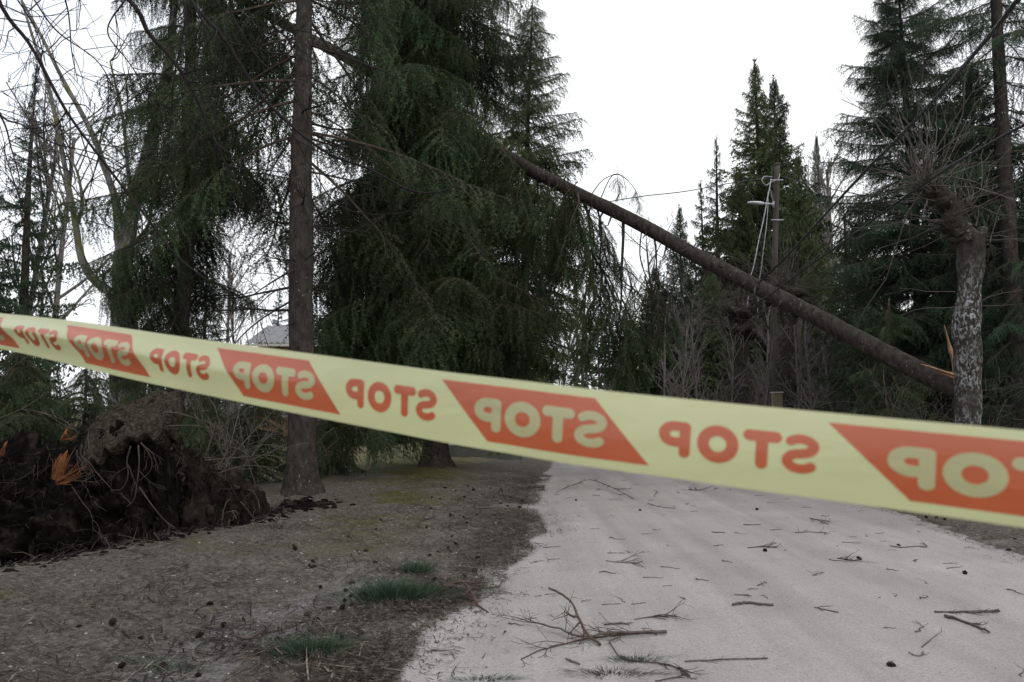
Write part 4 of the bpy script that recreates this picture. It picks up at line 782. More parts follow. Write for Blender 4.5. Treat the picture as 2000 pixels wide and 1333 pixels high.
cable([P(2300, 90, 6.5), P(2000, 245, 8.2), P(1930, 283, 8.9), P(1850, 330, 10.0), P(1740, 405, 11.4), P(1640, 478, 12.8), P(1570, 527, 13.6), P(1510, 572, 14.0), P(1484, 588, 14.15), P(1478, 600, 14.3), P(1480, 615, 14.6)], .011, 'lower twisted cable crossing the pollard head onto the leaning trunk', n=420, twist=.3)
cable([P(1508, 348, 23.9), P(1440, 356, 23.3), P(1340, 374, 22.4), P(1240, 386, 21.5), P(1100, 412, 20.6), P(950, 450, 20.2)], .014, 'thin overhead wire running from the pole toward the huge dark spruce')
cable([P(1526, 345, 23.9), P(1590, 362, 22.5), P(1660, 377, 21), P(1730, 388, 19.6), P(1900, 392, 17.5), P(2150, 360, 14)], .014, 'thin overhead wire running from the pole toward the broad bluish spruce')
cable([P(1506, 350, 23.8), P(1503, 368, 23.7), P(1498, 392, 23.6), P(1492, 425, 23.5), P(1482, 470, 23.3), P(1472, 520, 23.1), P(1464, 548, 23), P(1460, 600, 23)], .015, 'loose pale cable hanging from the pole in a straight slant', 'white')
cable([P(1510, 395, 23.8), P(1505, 372, 23.7), P(1500, 378, 23.65), P(1500, 400, 23.6), P(1497, 440, 23.5), P(1492, 480, 23.4), P(1486, 530, 23.3), P(1481, 560, 23.2), P(1480, 620, 23.2)], .010, 'second thinner pale cable looped and hanging beside the pole', 'white')
cable([P(1508, 346, 23.8), P(1494, 345, 23.7), P(1488, 352, 23.6), P(1496, 362, 23.7), P(1506, 356, 23.8), P(1520, 350, 23.75), P(1523, 340, 23.75)], .012, 'curled loose wire end at the top of the pole', 'white')
# beige cabinet
gc = np.array(gb(1518, 21.3)); cb = thing('cabinet', 'small beige utility cabinet beside the taller far pollard', 'cabinet', gc)
mb = MB(); zt = P(1518, 768, 21.3)[2] - gc[2]; box(mb, (-.12, -.1, -.1), (.12, .1, zt)); obj('body', mb.mesh('body', M['cabinet'], False), cb)
mb = MB(); box(mb, (-.14, -.12, zt + .001), (.14, .12, zt + .03)); obj('lid', mb.mesh('lid', M['trim'], False), cb)
mb = MB(); box(mb, (-.10, -.112, .1), (.10, -.101, zt - .05)); obj('door', mb.mesh('door', M['cabinet'], False), cb)
# wooden post behind the root plate
gw = np.array(gb(465, 15)); mb = MB(); hp = P(465, 818, 15)[2] - gw[2]; box(mb, (-.13, -.13, -.2), (.13, .13, max(hp, 1.25)))
tag(obj('wooden_post', mb.mesh('wooden_post', M['over'], False), None, gw), 'dark square wooden post between the root plate and the bare spruce trunk', 'post')
# mossy concrete wall by the road
gl = np.array(gb(930, 23.5)); mb = MB(); u = np.linspace(0, 1, 40); pts = np.stack([-1.05 + 2.4 * u, .15 * np.sin(u * 3), 0 * u], 1)
hh = .36 + .03 * fbm2(u * 9, u * 0, 1, 3, 2); sec = np.stack([np.stack([pts[:, 0], pts[:, 1] - .14, 0 * u - .2], 1), np.stack([pts[:, 0], pts[:, 1] - .13, hh], 1), np.stack([pts[:, 0], pts[:, 1] + .13, hh + .02], 1), np.stack([pts[:, 0], pts[:, 1] + .14, 0 * u - .2], 1)], 1)
ix = np.arange(160).reshape(40, 4); nx = np.roll(ix, -1, 1); mb.add(sec, [(0, 1, 2), (0, 2, 3), tuple(ix[-1][[0, 2, 1]]), tuple(ix[-1][[0, 3, 2]])], np.stack([ix[:-1], ix[1:], nx[1:], nx[:-1]], -1).reshape(-1, 4))
tag(obj('concrete_wall', mb.mesh('concrete_wall', M['concrete'], False), None, gl), 'low mossy concrete wall past the foot of the huge dark spruce', 'wall')
# house
hd = 46; hx0, hx1 = P(500, 800, hd)[0], P(500, 800, hd)[0] + 9.5; z0 = float(gz(-12, hd)); zw = P(500, 668, hd)[2]; zr = P(560, 628, hd)[2]
gh = np.array((hx0, hd, z0)); Hs = thing('house', 'ochre house with grey ribbed roof glimpsed past the bare spruce trunk', 'house', gh)
w, dp, zw_, zr_ = hx1 - hx0, 7.0, zw - z0, zr - z0
mb = MB(); box(mb, (0, 0, -.6), (w, dp, zw_)); mb.add([(0.0, 0, zw_), (0.0, dp, zw_), (0.0, dp / 2, zr_), (w, 0, zw_), (w, dp, zw_), (w, dp / 2, zr_)], [(0, 2, 1), (3, 4, 5)]); wl = obj('wall', mb.mesh('wall', M['plank'], False), Hs)
mb = MB(); box(mb, (-.012, 0, 0), (.012, .035, zw_ - .02)); pm = mb.mesh('plank', M['plank'], False)
for k in range(48):
    o = obj('plank', pm, wl); o.location = (.1 + k * (w - .2) / 47, -.035, 0); o.scale = (7.2 if k % 2 else 6.6, 1, 1)
mb = MB(); nr = 150; ov = .55; ul = np.linspace(-ov, w + ov, nr); wv = .045 * np.sin(np.arange(nr) * 2 * np.pi / 5)
sl_ = (zr_ - zw_) / (dp / 2); ye = [-ov, dp / 2, dp + ov]; ze = [zw_ - ov * sl_ + .1, zr_ + .1, zw_ - ov * sl_ + .1]
rows = np.array([np.stack([ul, np.full(nr, y), z + wv], 1) for y, z in zip(ye, ze)]); rows2 = rows - [0, 0, .06]; ix = np.arange(3 * nr).reshape(3, nr); q = np.stack([ix[:-1, :-1], ix[:-1, 1:], ix[1:, 1:], ix[1:, :-1]], -1).reshape(-1, 4)
mb.add(np.concatenate([rows.reshape(-1, 3), rows2.reshape(-1, 3)]), None, np.concatenate([q, q[:, ::-1] + 3 * nr, [(ix[0, i], ix[0, i] + 3 * nr, ix[0, i + 1] + 3 * nr, ix[0, i + 1]) for i in range(nr - 1)]])); rf = obj('roof', mb.mesh('roof', M['roof'], False), Hs)
mb = MB(); box(mb, (-ov, -ov - .03, ze[0] - .22), (w + ov, -ov + .0, ze[0] - .07)); obj('eave_board', mb.mesh('eave_board', M['trim'], False), rf)
for k, x in enumerate((1.6, 4.6, 7.4)):
    mb = MB(); box(mb, (x - .55, -.10, 1.2), (x + .55, -.05, 2.6)); wi = obj('window', mb.mesh('window', M['trim'], False), Hs)
    mb = MB(); box(mb, (x - .45, -.115, 1.3), (x - .03, -.103, 2.5)); box(mb, (x + .03, -.115, 1.3), (x + .45, -.103, 2.5)); obj('pane', mb.mesh('pane', M['glass'], False), wi)
# broken boughs lying by the foot of the trunks
FB = 'broken spruce boughs lying on the verge'
for k, (px, py, d, a, s, lb) in enumerate([(690, 870, 16.5, 2.8, .75, 'broken spruce bough lying just past the bare spruce trunk'), (740, 850, 17.0, .4, .7, 'broken spruce bough hanging between the two spruce trunks'), (780, 835, 17.6, 1.2, .6, 'broken spruce bough tip drooping next to the second spruce trunk'), (640, 860, 15.5, .9, .6, 'broken spruce bough tucked behind the bare spruce trunk'), (500, 880, 14.5, 2.0, .65, 'broken spruce bough draped past the wooden post'), (420, 860, 14, 1.0, .6, 'broken spruce bough between post and turf slab'),
      (665, 850, 15.0, 3.6, .55, 'broken spruce bough nearest behind the bare spruce trunk, resting on soil'), (705, 862, 15.8, .2, .55, 'broken spruce bough in the middle of the heap between the two trunks'), (725, 880, 16.2, 5.0, .5, 'lowest broken spruce bough of the heap between the two trunks'), (760, 868, 16.6, 2.2, .5, 'broken spruce bough of the heap next to the grass gap'), (650, 885, 14.6, 4.4, .5, 'broken spruce bough lying at the root flare of the bare trunk'), (540, 905, 14.0, 3.0, .5, 'broken spruce bough on the pit side of the bare trunk')]):
    o = tag(obj('broken_bough', HANG[k % 5]), lb, 'bough', FB); p = P(px, py, d); p[2] = max(p[2] + .45, .85); o.location = p; o.rotation_euler = (.0, -.5, a); o.scale = (s, s, s * .7)

# ------------------------------------------------------------------ loose things on the ground
rng = np.random.default_rng(81)
def on_surface(px, py, dz=0.0):
    p = G(px, py)
    for _ in range(3): p = G(px, py, float(surf(p[0], p[1])) + dz)
    return p
def stick_obj(px_pts, r0, r1, name, label, cat='stick', group=None, mat_='stick', twigs=0, seed=0, lift=None, tl=.25, sides=6):
    rg = np.random.default_rng(seed + 1000); pts = np.array([on_surface(x, y, .004) for x, y in px_pts])
    if lift is not None: pts[:, 2] += np.array(lift)
    org = pts.mean(0); n = max(8, 3 * len(pts)); p = smooth_path(pts, n) - org; rr = np.linspace(r0, r1, n); p[:, 2] += rr * .8; mb = MB()
    p[1:-1] += rg.normal(size=(n - 2, 3)) * [.5, .5, .3] * r0 * .7
    tube(mb, p, rr, sides, 0, True, .2, 20, seed)
    for i in range(twigs):
        j = rg.integers(1, n); d = p[min(j + 1, n - 1)] - p[max(j - 1, 0)]; d /= np.linalg.norm(d) + 1e-9; sd = np.cross(d, [0, 0, 1.0]) * (1 if rg.random() < .5 else -1)
        m2 = MB(); grow(m2, p[j], d * .8 + sd * rg.uniform(.4, .9) + [0, 0, rg.uniform(0, .35)], tl * rg.uniform(.4, 1.2), max(r1 * .9, .0022), 2, rg, 3, sides=(4, 4, 4, 3, 3), bend=.14, grav=-.04, nb=(3, 3, 3), rmin=.0016)
        v = np.concatenate(m2.v); gzz = surf(v[:, 0] + org[0], v[:, 1] + org[1]) - org[2]; v[:, 2] = np.maximum(v[:, 2], gzz + .002); mb.add(v, None, np.concatenate(m2.q))
    return tag(obj(name, mb.mesh(name, M[mat_]), None, org), label, cat, group)
st_ = [([(1072, 1194), (1095, 1203), (1118, 1218), (1135, 1238), (1150, 1250), (1172, 1262)], .011, .014, 'fallen_branch', 'dark forked branch end raised over the big twiggy branch on the road', 'redstick', 3, [.16, .15, .13, .06, .02, 0]),
       ([(1302, 1240), (1240, 1243), (1180, 1247), (1130, 1251), (1088, 1238), (1040, 1222), (1000, 1208)], .015, .004, 'fallen_branch', 'big twiggy fallen branch with spread twigs lying on the road', 'stick', 16, [.01, .02, .02, .02, .03, .02, .01]),
       ([(1300, 1237), (1250, 1238), (1190, 1243), (1120, 1255), (1060, 1270), (1018, 1288)], .011, .004, 'fallen_branch', 'fallen branch crossing just below the big twiggy branch', 'redstick', 12, None),
       ([(1337, 1293), (1400, 1290), (1450, 1288), (1499, 1287)], .005, .006, 'stick', 'long thin straight stick alone on the road near the frame bottom', 'stick', 3, None),
       ([(1431, 1183), (1446, 1180), (1465, 1179), (1490, 1182), (1511, 1183)], .012, .013, 'stick', 'short thick curved stick alone in the middle of the road', 'stick', 1, None),
       ([(1825, 1196), (1860, 1197), (1900, 1196), (1952, 1196)], .007, .012, 'stick', 'upper stick of the V-shaped pair on the road', 'stick', 5, None),
       ([(1846, 1205), (1875, 1213), (1905, 1224), (1932, 1237)], .014, .011, 'stick', 'lower stick of the V-shaped pair with a torn orange patch', 'stick', 2, None),
       ([(1190, 1255), (1212, 1285), (1240, 1292), (1290, 1297), (1320, 1305), (1347, 1322)], .004, .008, 'fallen_branch', 'dark branch with a green sprig near the frame bottom', 'stick', 6, None),
       ([(1280, 1332), (1300, 1328), (1345, 1318)], .005, .004, 'stick', 'thin stick beneath the green sprig at the frame bottom', 'stick', 1, None),
       ([(1238, 1211), (1270, 1206), (1300, 1204), (1322, 1205)], .004, .006, 'fallen_branch', 'small twiggy branch above the big twiggy branch', 'stick', 7, None),
       ([(1180, 1221), (1205, 1219), (1228, 1220)], .006, .008, 'stick', 'knobbly short stick just above the big twiggy branch', 'stick', 2, None),
       ([(1105, 1288), (1120, 1294), (1132, 1299)], .008, .009, 'stick', 'short dark stick left of the green sprig', 'stick', 0, None),
       ([(1183, 1096), (1205, 1099), (1225, 1100), (1243, 1101)], .005, .006, 'fallen_branch', 'small grey branch with parallel twigs on the road', 'stick', 8, None),
       ([(1170, 1118), (1182, 1117), (1192, 1120)], .005, .005, 'stick', 'short bent stick below the small grey branch', 'stick', 1, None),
       ([(1738, 1067), (1760, 1070), (1790, 1068), (1810, 1069), (1805, 1062)], .006, .007, 'stick', 'hooked stick with a cone beside it toward the far verge', 'stick', 2, None),
       ([(1635, 1091), (1650, 1093), (1668, 1096)], .005, .006, 'fallen_branch', 'tiny twiggy branch beside a cone on the road', 'stick', 6, None),
       ([(1553, 1041), (1580, 1040), (1607, 1041)], .005, .005, 'fallen_branch', 'thin forked twig across the tyre track', 'stick', 5, None),
       ([(1460, 1071), (1490, 1068), (1518, 1070)], .005, .006, 'fallen_branch', 'reddish forked twig next to a cone in mid road', 'redstick', 5, None),
       ([(1580, 1012), (1595, 1016), (1618, 1025)], .006, .006, 'fallen_branch', 'curled twig bundle on the far half of the road', 'stick', 8, None),
       ([(1452, 1025), (1465, 1026), (1486, 1025)], .007, .006, 'stick', 'slim bent stick on the far middle of the road', 'stick', 1, None),
       ([(1390, 1040), (1402, 1041), (1416, 1041)], .008, .007, 'stick', 'stubby dark stick in the middle of the road', 'stick', 0, None),
       ([(1085, 963), (1110, 957), (1150, 950), (1185, 957), (1210, 966), (1238, 975)], .005, .010, 'fallen_branch', 'bare branching limb on the far road just below the tape', 'stick', 12, [0, .05, .12, .08, .05, 0]),
       ([(1265, 984), (1290, 991), (1320, 994)], .005, .005, 'stick', 'thin curved twig under the tape on the far road', 'stick', 3, None),
       ([(1345, 960), (1355, 958), (1366, 960)], .008, .007, 'fallen_branch', 'spiky upturned twig tuft under the tape', 'stick', 9, [.03, .0, .02]),
       ([(1278, 970), (1283, 966), (1288, 964)], .007, .006, 'stick', 'small hooked twig under the tape', 'stick', 3, [0, .05, .02]),
       ([(1590, 1187), (1612, 1192), (1637, 1197)], .004, .005, 'stick', 'thin stick with a forked twig beyond the thick curved stick', 'stick', 2, None),
       ([(1434, 1162), (1452, 1163), (1468, 1165)], .004, .004, 'stick', 'fine twig right above the thick curved stick', 'stick', 2, None),
       ([(1775, 1275), (1790, 1282), (1803, 1280)], .005, .004, 'stick', 'small crossed twig near the lower frame corner', 'stick', 3, None),
       ([(830, 1016), (870, 1003), (910, 996), (955, 994), (985, 1006)], .022, .010, 'stick', 'curved mossy limb lying on the verge', 'stick', 4, None),
       ([(796, 1128), (826, 1145), (856, 1160), (880, 1157), (904, 1156), (920, 1168), (932, 1184)], .005, .015, 'fallen_branch', 'reddish bent branch beside the large grass tuft', 'redstick', 8, [.05, .05, .05, .06, .07, .04, 0]),
       ([(640, 1270), (690, 1280), (720, 1290), (750, 1302)], .006, .010, 'stick', 'brown stick running from the small grass tuft to the road edge', 'stick', 4, None),
       ([(500, 1155), (540, 1142), (585, 1140), (590, 1150), (582, 1160)], .007, .006, 'stick', 'looped grey twig on the bare verge', 'stick', 5, [.02, .05, .06, .04, 0]),
       ([(590, 1020), (620, 1032), (648, 1040)], .007, .006, 'stick', 'pale stick beside the dug-up soil at the bare spruce', 'stick', 4, None),
       ([(450, 1240), (480, 1250), (505, 1240), (540, 1234)], .010, .008, 'stick', 'rough bark-brown stick near the small grass tuft', 'redstick', 2, None),
       ([(385, 1275), (430, 1280), (480, 1276)], .007, .006, 'stick', 'dark stick close to the frame bottom on the verge', 'stick', 3, None),
       ([(240, 1078), (275, 1082), (310, 1086)], .010, .006, 'stick', 'pale root-like stick at the pit rim', 'root', 2, None),
       ([(1810, 1014), (1840, 1024), (1870, 1030)], .008, .006, 'stick', 'twig on the far verge below the tape', 'stick', 5, None),
       ([(1800, 1265), (1830, 1240)], .004, .003, 'stick', 'hair-thin twig beneath the V-shaped pair', 'stick', 1, None)]
for k, (pts, r0, r1, nm, lb, mt_, tw, lf) in enumerate(st_):
    r0 *= .75; r1 *= .75
    stick_obj(pts, r0, r1, nm, lb.replace('left of', 'beside'), 'branch' if nm == 'fallen_branch' else 'stick', None, mt_, tw, 900 + k, lf, .22 if nm == 'fallen_branch' else .10)
# countless-looking but countable small twigs on the road
tv = []
for k in range(10):
    rg = np.random.default_rng(2000 + k); mb = MB(); l = rg.uniform(.06, .2); n = 6; u = np.linspace(-.5, .5, n); p = np.stack([u * l, rg.normal(size=n) * l * .06, .004 + np.abs(rg.normal(size=n)) * .003], 1)
    tube(mb, p, np.linspace(.0035, .002, n), 5, 0, True)
    for i in range(rg.integers(0, 4)): grow(mb, p[rg.integers(1, n)], (rg.normal(), rg.normal(), .15), l * .4, .0018, 3, rg, 3, sides=(3, 3, 3, 3, 3), rmin=.0014)
    tv.append(mb.mesh('twig', M['stick']))
def place(px, py, me, name, label, cat, group, s, dz=0.0, rot=None):
    p = on_surface(px, py); o = tag(obj(name, me), label, cat, group); o.location = (p[0], p[1], p[2] + dz); o.scale = (s, s, s); o.rotation_euler = rot if rot is not None else (0, 0, rng.uniform(0, 6.28)); return o
n = 0
while n < 120:
    y = rng.uniform(4.2, 17) if rng.random() < .7 else rng.uniform(5, 10); x = rng.uniform(float(xl(y)) + .1, float(xr(y)))
    o = tag(obj('twig', tv[n % 10]), 'small dry twig lying on the pale gravel road', 'twig', 'small twigs scattered on the road'); o.location = (x, y, float(surf(x, y))); s = rng.uniform(.5, 1.25); o.scale = (s, s * rng.uniform(.8, 1.6), s); o.rotation_euler = (0, 0, rng.normal(0, 1.0)); n += 1
# cones
def cone_mesh(seed, open_=1.0):
    rg = np.random.default_rng(seed); mb = MB(); L_, R_ = .052, .021
    tube(mb, [(0, 0, 0), (0, 0, L_)], [.009, .004], 6)
    for i in range(56):
        f = i / 56; th = i * 2.399; z = L_ * f; r = R_ * (math.sin(math.pi * (f * .82 + .16)) ** .8) * rg.uniform(.85, 1.15) * open_; dr = np.array([math.cos(th), math.sin(th), 0]); tn = np.array([-dr[1], dr[0], 0]); c = np.array([0, 0, z])
        a = c + dr * .006; tip = c + dr * r + [0, 0, .008]; w = .0065
        v = [a - tn * .002, a + tn * .002, c + dr * r * .8 + tn * w + [0, 0, .006], tip, c + dr * r * .8 - tn * w + [0, 0, .006], c + dr * r * .85 + [0, 0, .0105]]
        mb.add(v, [(0, 2, 1), (0, 3, 2), (0, 4, 3), (1, 2, 5), (2, 3, 5), (3, 4, 5), (4, 0, 5)], None, 0)
    return mb.mesh('pine_cone', M['cone'], False)
CN = [cone_mesh(1), cone_mesh(2, 1.25), cone_mesh(3, .8)]
def cone(px, py, label, group, s=1.0): s *= .72; place(px, py, CN[rng.integers(3)], 'pine_cone', label, 'cone', group, s, .018 * s, (rng.uniform(1.0, 1.9), rng.uniform(0, 6), rng.uniform(0, 6)))
for px, py, lb in [(1491, 1077, 'pine cone beside the reddish forked twig in mid road'), (1683, 1097, 'open pine cone beside the tiny twiggy branch'), (1253, 998, 'pine cone on the road beyond the thin curved twig'), (1475, 997, 'pine cone on the far road above the slim bent stick'), (1752, 1066, 'pine cone touching the hooked stick'), (1123, 979, 'large pine cone at the road edge near the bare branching limb'), (1888, 1123, 'lone pine cone on the road above the V-shaped pair'), (1732, 1302, 'small cone at the lower frame corner'), (938, 1103, 'dark open pine cone on the litter at the road edge'), (780, 1198, 'pine cone lying under the large grass tuft'), (536, 1252, 'pine cone on bare soil beside the small grass tuft'), (568, 1280, 'broken brown cone next to the small grass tuft'), (655, 1295, 'dark cone between small grass tuft and brown stick')]:
    cone(px, py, lb, None, rng.uniform(1.0, 1.35))
for px, py in [(1812, 1012), (1826, 1014), (1842, 1017), (1985, 1055), (1975, 1076)]: cone(px, py, 'pine cone on the far verge below the tape', 'cones on the far verge', 1.2)
for i in range(95):
    y = rng.uniform(5, 16) if i > 25 else rng.uniform(4.4, 8); e = abs(rng.normal(.9, .8)) + .05; x = float(xl(y)) - e
    if float(pit(np.array(x), np.array(y))) > .3: continue
    q = Vector((x, y, float(gz(x, y)))); o = tag(obj('pine_cone', CN[i % 3]), 'pine cone scattered on the littered verge', 'cone', 'cones scattered on the verge'); s = rng.uniform(.55, 1.05); o.location = q + Vector((0, 0, .016 * s)); o.scale = (s, s, s); o.rotation_euler = (rng.uniform(.9, 2), rng.uniform(0, 6), rng.uniform(0, 6))
# grass tufts
def tuft(px, py, n, rad, h, label, seed, mat_='grass', ax=(1, 1), lean=0.0):
    rg = np.random.default_rng(seed); c = on_surface(px, py); mb = MB()
    for i in range(n):
        b = np.array([rg.normal(0, rad * ax[0]), rg.normal(0, rad * ax[1]), 0]); b[2] = float(surf(c[0] + b[0], c[1] + b[1])) - c[2] - .005; d = np.array([b[0] * .5 + rg.normal(0, .35) * h + lean * rad, b[1] * .5 + rg.normal(0, .35) * h, h * rg.uniform(.35, 1.1)])
        w = rg.uniform(.0012, .0024); sd = np.array([rg.normal(), rg.normal(), 0]); sd /= np.linalg.norm(sd) + 1e-6; m_ = b + d * .55 + [0, 0, h * .12]; e = b + d * np.array([1.25, 1.25, .85])
        mb.add([b - sd * w, b + sd * w, m_ - sd * w * .8, m_ + sd * w * .8, e], [(2, 3, 4)], [(0, 1, 3, 2)])
    return tag(obj('grass_tuft', mb.mesh('grass_tuft', M[mat_]), None, c), label, 'grass tuft')
tuft(775, 1165, 1500, .11, .14, 'large dark green grass tuft at the road edge', 1, 'grass', (1.5, 1.0))
tuft(815, 1120, 420, .06, .13, 'upright grass clump behind the large grass tuft', 2, 'grass', (1, 1))
tuft(610, 1275, 800, .085, .10, 'small green grass tuft near the frame bottom', 3, 'grass', (1.2, .9))
tuft(318, 1308, 220, .07, .05, 'sparse pale grass at the frame bottom corner', 4, 'grass', (1.5, .8))
tuft(540, 1030, 300, .13, .06, 'flattened dry grass at the rim of the pit', 5, 'turf', (1.6, .8))
tuft(1245, 1290, 240, .06, .03, 'green needle sprig on the dark branch near the frame bottom', 6, 'grass', (1.2, .5))
tuft(1195, 1316, 320, .07, .03, 'mat of broken green and brown needles at the frame bottom', 7, 'turf', (1.5, .5))
tuft(945, 1328, 200, .05, .03, 'green sprig at the road edge by the frame bottom', 8, 'grass', (1.6, .4))
tuft(1162, 913, 40, .05, .08, 'tiny green sprig on the far road under the tape', 9, 'grass', (1.6, .5))
# litter: needles, bark flakes and tiny twigs on the verge, thinning out over the road edge
rng = np.random.default_rng(91); N = 90000
yy = 4.0 + 15 * rng.random(N) ** 1.6; side = rng.random(N) < .86
e = np.where(rng.random(N) < .5, np.abs(rng.normal(.15, .45, N)) - .16, rng.uniform(0, 4.2, N)); xx = np.where(side, xl(yy) - e, xr(yy) + e)
den = fbm2(xx, yy, 1.6, 3, 51); keep = (den > rng.uniform(-.75, .55, N)) & ((pit(xx, yy) < .5) | (rng.random(N) < .25)) & (e < 4.2); xx, yy = xx[keep], yy[keep]; N = len(xx)
def litter(xx, yy, lmin, lmax, wmin, wmax, z0=.003, zvar=.012):
    N = len(xx); l = lmin + (lmax - lmin) * rng.random(N) ** 2.2; w = rng.uniform(wmin, wmax, N); th = rng.uniform(0, np.pi, N); cz = surf(xx, yy) + z0 + rng.random(N) * zvar; tz = rng.normal(0, .10, N) * l; bend = rng.normal(0, .12, N) * l
    d = np.stack([np.cos(th), np.sin(th), 0 * th], 1); s = np.stack([-np.sin(th), np.cos(th), 0 * th], 1); c = np.stack([xx, yy, cz], 1); up = np.array([0, 0, 1.0])
    a = c - d * (l / 2)[:, None] - up * tz[:, None] * .5; b = c + d * (l / 2)[:, None] + up * tz[:, None] * .5; m_ = c + s * bend[:, None] + up * (w * .8)[:, None]
    v = np.stack([a - s * w[:, None] * .5, a + s * w[:, None] * .5, m_ - s * w[:, None] * .5, m_ + s * w[:, None] * .5, b], 1); i0 = np.arange(N)[:, None] * 5
    return v.reshape(-1, 3), (i0 + [2, 3, 4]).reshape(-1, 3), (i0 + [0, 1, 3, 2]).reshape(-1, 4)
mb = MB(); v, t, q = litter(xx, yy, .02, .24, .0022, .0075); mb.add(v, t, q)
k = 9000; y2 = 4 + 13 * rng.random(k) ** 1.4; e2 = np.abs(rng.normal(0, 1.9, k)) - .12; x2 = np.where(rng.random(k) < .85, xl(y2) - e2, xr(y2) + e2); kp = (pit(x2, y2) < .6) & (fbm2(x2, y2, 1.1, 3, 71) > rng.uniform(-.5, .5, k)); v, t, q = litter(x2[kp], y2[kp], .08, .50, .004, .011, .006, .02); h_ = len(t) * 8 // 10; mb.add(v[:h_ * 5], t[:h_], q[:h_], 1); mb.add(v[h_ * 5:], t[h_:] - h_ * 5, q[h_:] - h_ * 5, 2)
k = 9000; y2 = 4 + 13 * rng.random(k) ** 1.3; e2 = rng.normal(-.08, .26, k); x2 = np.where(rng.random(k) < .8, xl(y2) - e2, xr(y2) + e2); kp = fbm2(x2, y2, 1.7, 3, 77) > rng.uniform(-.3, .6, k); v, t, q = litter(x2[kp], y2[kp], .015, .16, .002, .006, .002, .006); mb.add(v, t, q, 1)
k = 1500; y2 = rng.uniform(4, 16, k); x2 = xl(y2) + (xr(y2) - xl(y2)) * rng.random(k); v, t, q = litter(x2, y2, .008, .06, .001, .004, .001, .003); mb.add(v, t, q)
tag(obj('needle_litter', mb.mesh('needle_litter', [M['litter'], M['over'], M['straw']], False)), 'fallen needles and tiny twigs matted on the verge', 'litter', kind='stuff')
mb = MB(); k = 2600; y2 = 4 + 12 * rng.random(k) ** 1.6; e2 = np.where(rng.random(k) < .4, rng.normal(.1, .5, k), np.abs(rng.normal(0, 2.0, k))); x2 = np.where(rng.random(k) < .8, xl(y2) - e2, xr(y2) + e2); z2 = surf(x2, y2)
ico = np.array([(1, 0, 0), (-1, 0, 0), (0, 1, 0), (0, -1, 0), (0, 0, 1), (0, 0, -1)], float); tri = np.array([(0, 2, 4), (2, 1, 4), (1, 3, 4), (3, 0, 4), (2, 0, 5), (1, 2, 5), (3, 1, 5), (0, 3, 5)])
for i in range(k): mb.add(np.array([x2[i], y2[i], z2[i]]) + ico * (.003 + .015 * rng.random() ** 3) * rng.uniform(.6, 1.3, (6, 3)) * [1, 1, .6], tri)
tag(obj('pebbles', mb.mesh('pebbles', M['pebble'], False)), 'pale pebbles along the road edge', 'gravel', kind='stuff')

# ------------------------------------------------------------------ the barrier tape (seen from its back, so its print is mirrored)
def tape_mat(name, col, rough=.24):
    m = mat(name, [(.3, tuple(np.array(col) * .93)), (.7, tuple(np.array(col) * 1.05))], 5, 5, rough, .10, 14, (1, 1, 3), spec=.6, trans=.36); b_ = m.node_tree.nodes['Principled BSDF']; b_.inputs['Coat Weight'].default_value = 1.0; b_.inputs['Coat Roughness'].default_value = .16; return m
M['tape'] = tape_mat('yellow_tape_film', (.66, .67, .355)); M['print'] = tape_mat('red_print', (.66, .155, .06))
tx = np.array([-900, 0, 125, 250, 375, 500, 650, 775, 900, 1000, 1100, 1225, 1350, 1437, 1625, 1812, 2000, 2500], float)
ty = np.array([545, 612, 624, 642, 661, 677, 697, 714, 731, 741, 754, 768, 780, 789, 807, 824.5, 841, 885], float)
bx_ = np.array([-900, 0, 125, 250, 375, 500, 650, 775, 900, 975, 1100, 1225, 1350, 1437, 1625, 1812, 2000, 2500], float)
by = np.array([560, 680, 709, 740, 766, 792, 822, 846, 871, 882, 905, 922, 939, 953, 978, 1004, 1031, 1100], float)
A_ = np.array([(137, 3.0), (411, 2.0), (863, 1.0), (1602, 0.0)])
def s_of_x(x): return np.interp(-np.asarray(x, float), -np.array([3200, 1602, 863, 411, 137, -46, -900][::1], float), np.array([-1.15, 0, 1, 2, 3, 4.0, 11], float))
def depth_x(x):
    x = np.asarray(x, float); s = (1602 - x) / (.3175 * x + 465); s = np.where(x < 0, 1602 / 465 + (-x) / 900 * 3.0, s); return .695 * (1 + .3175 * s)
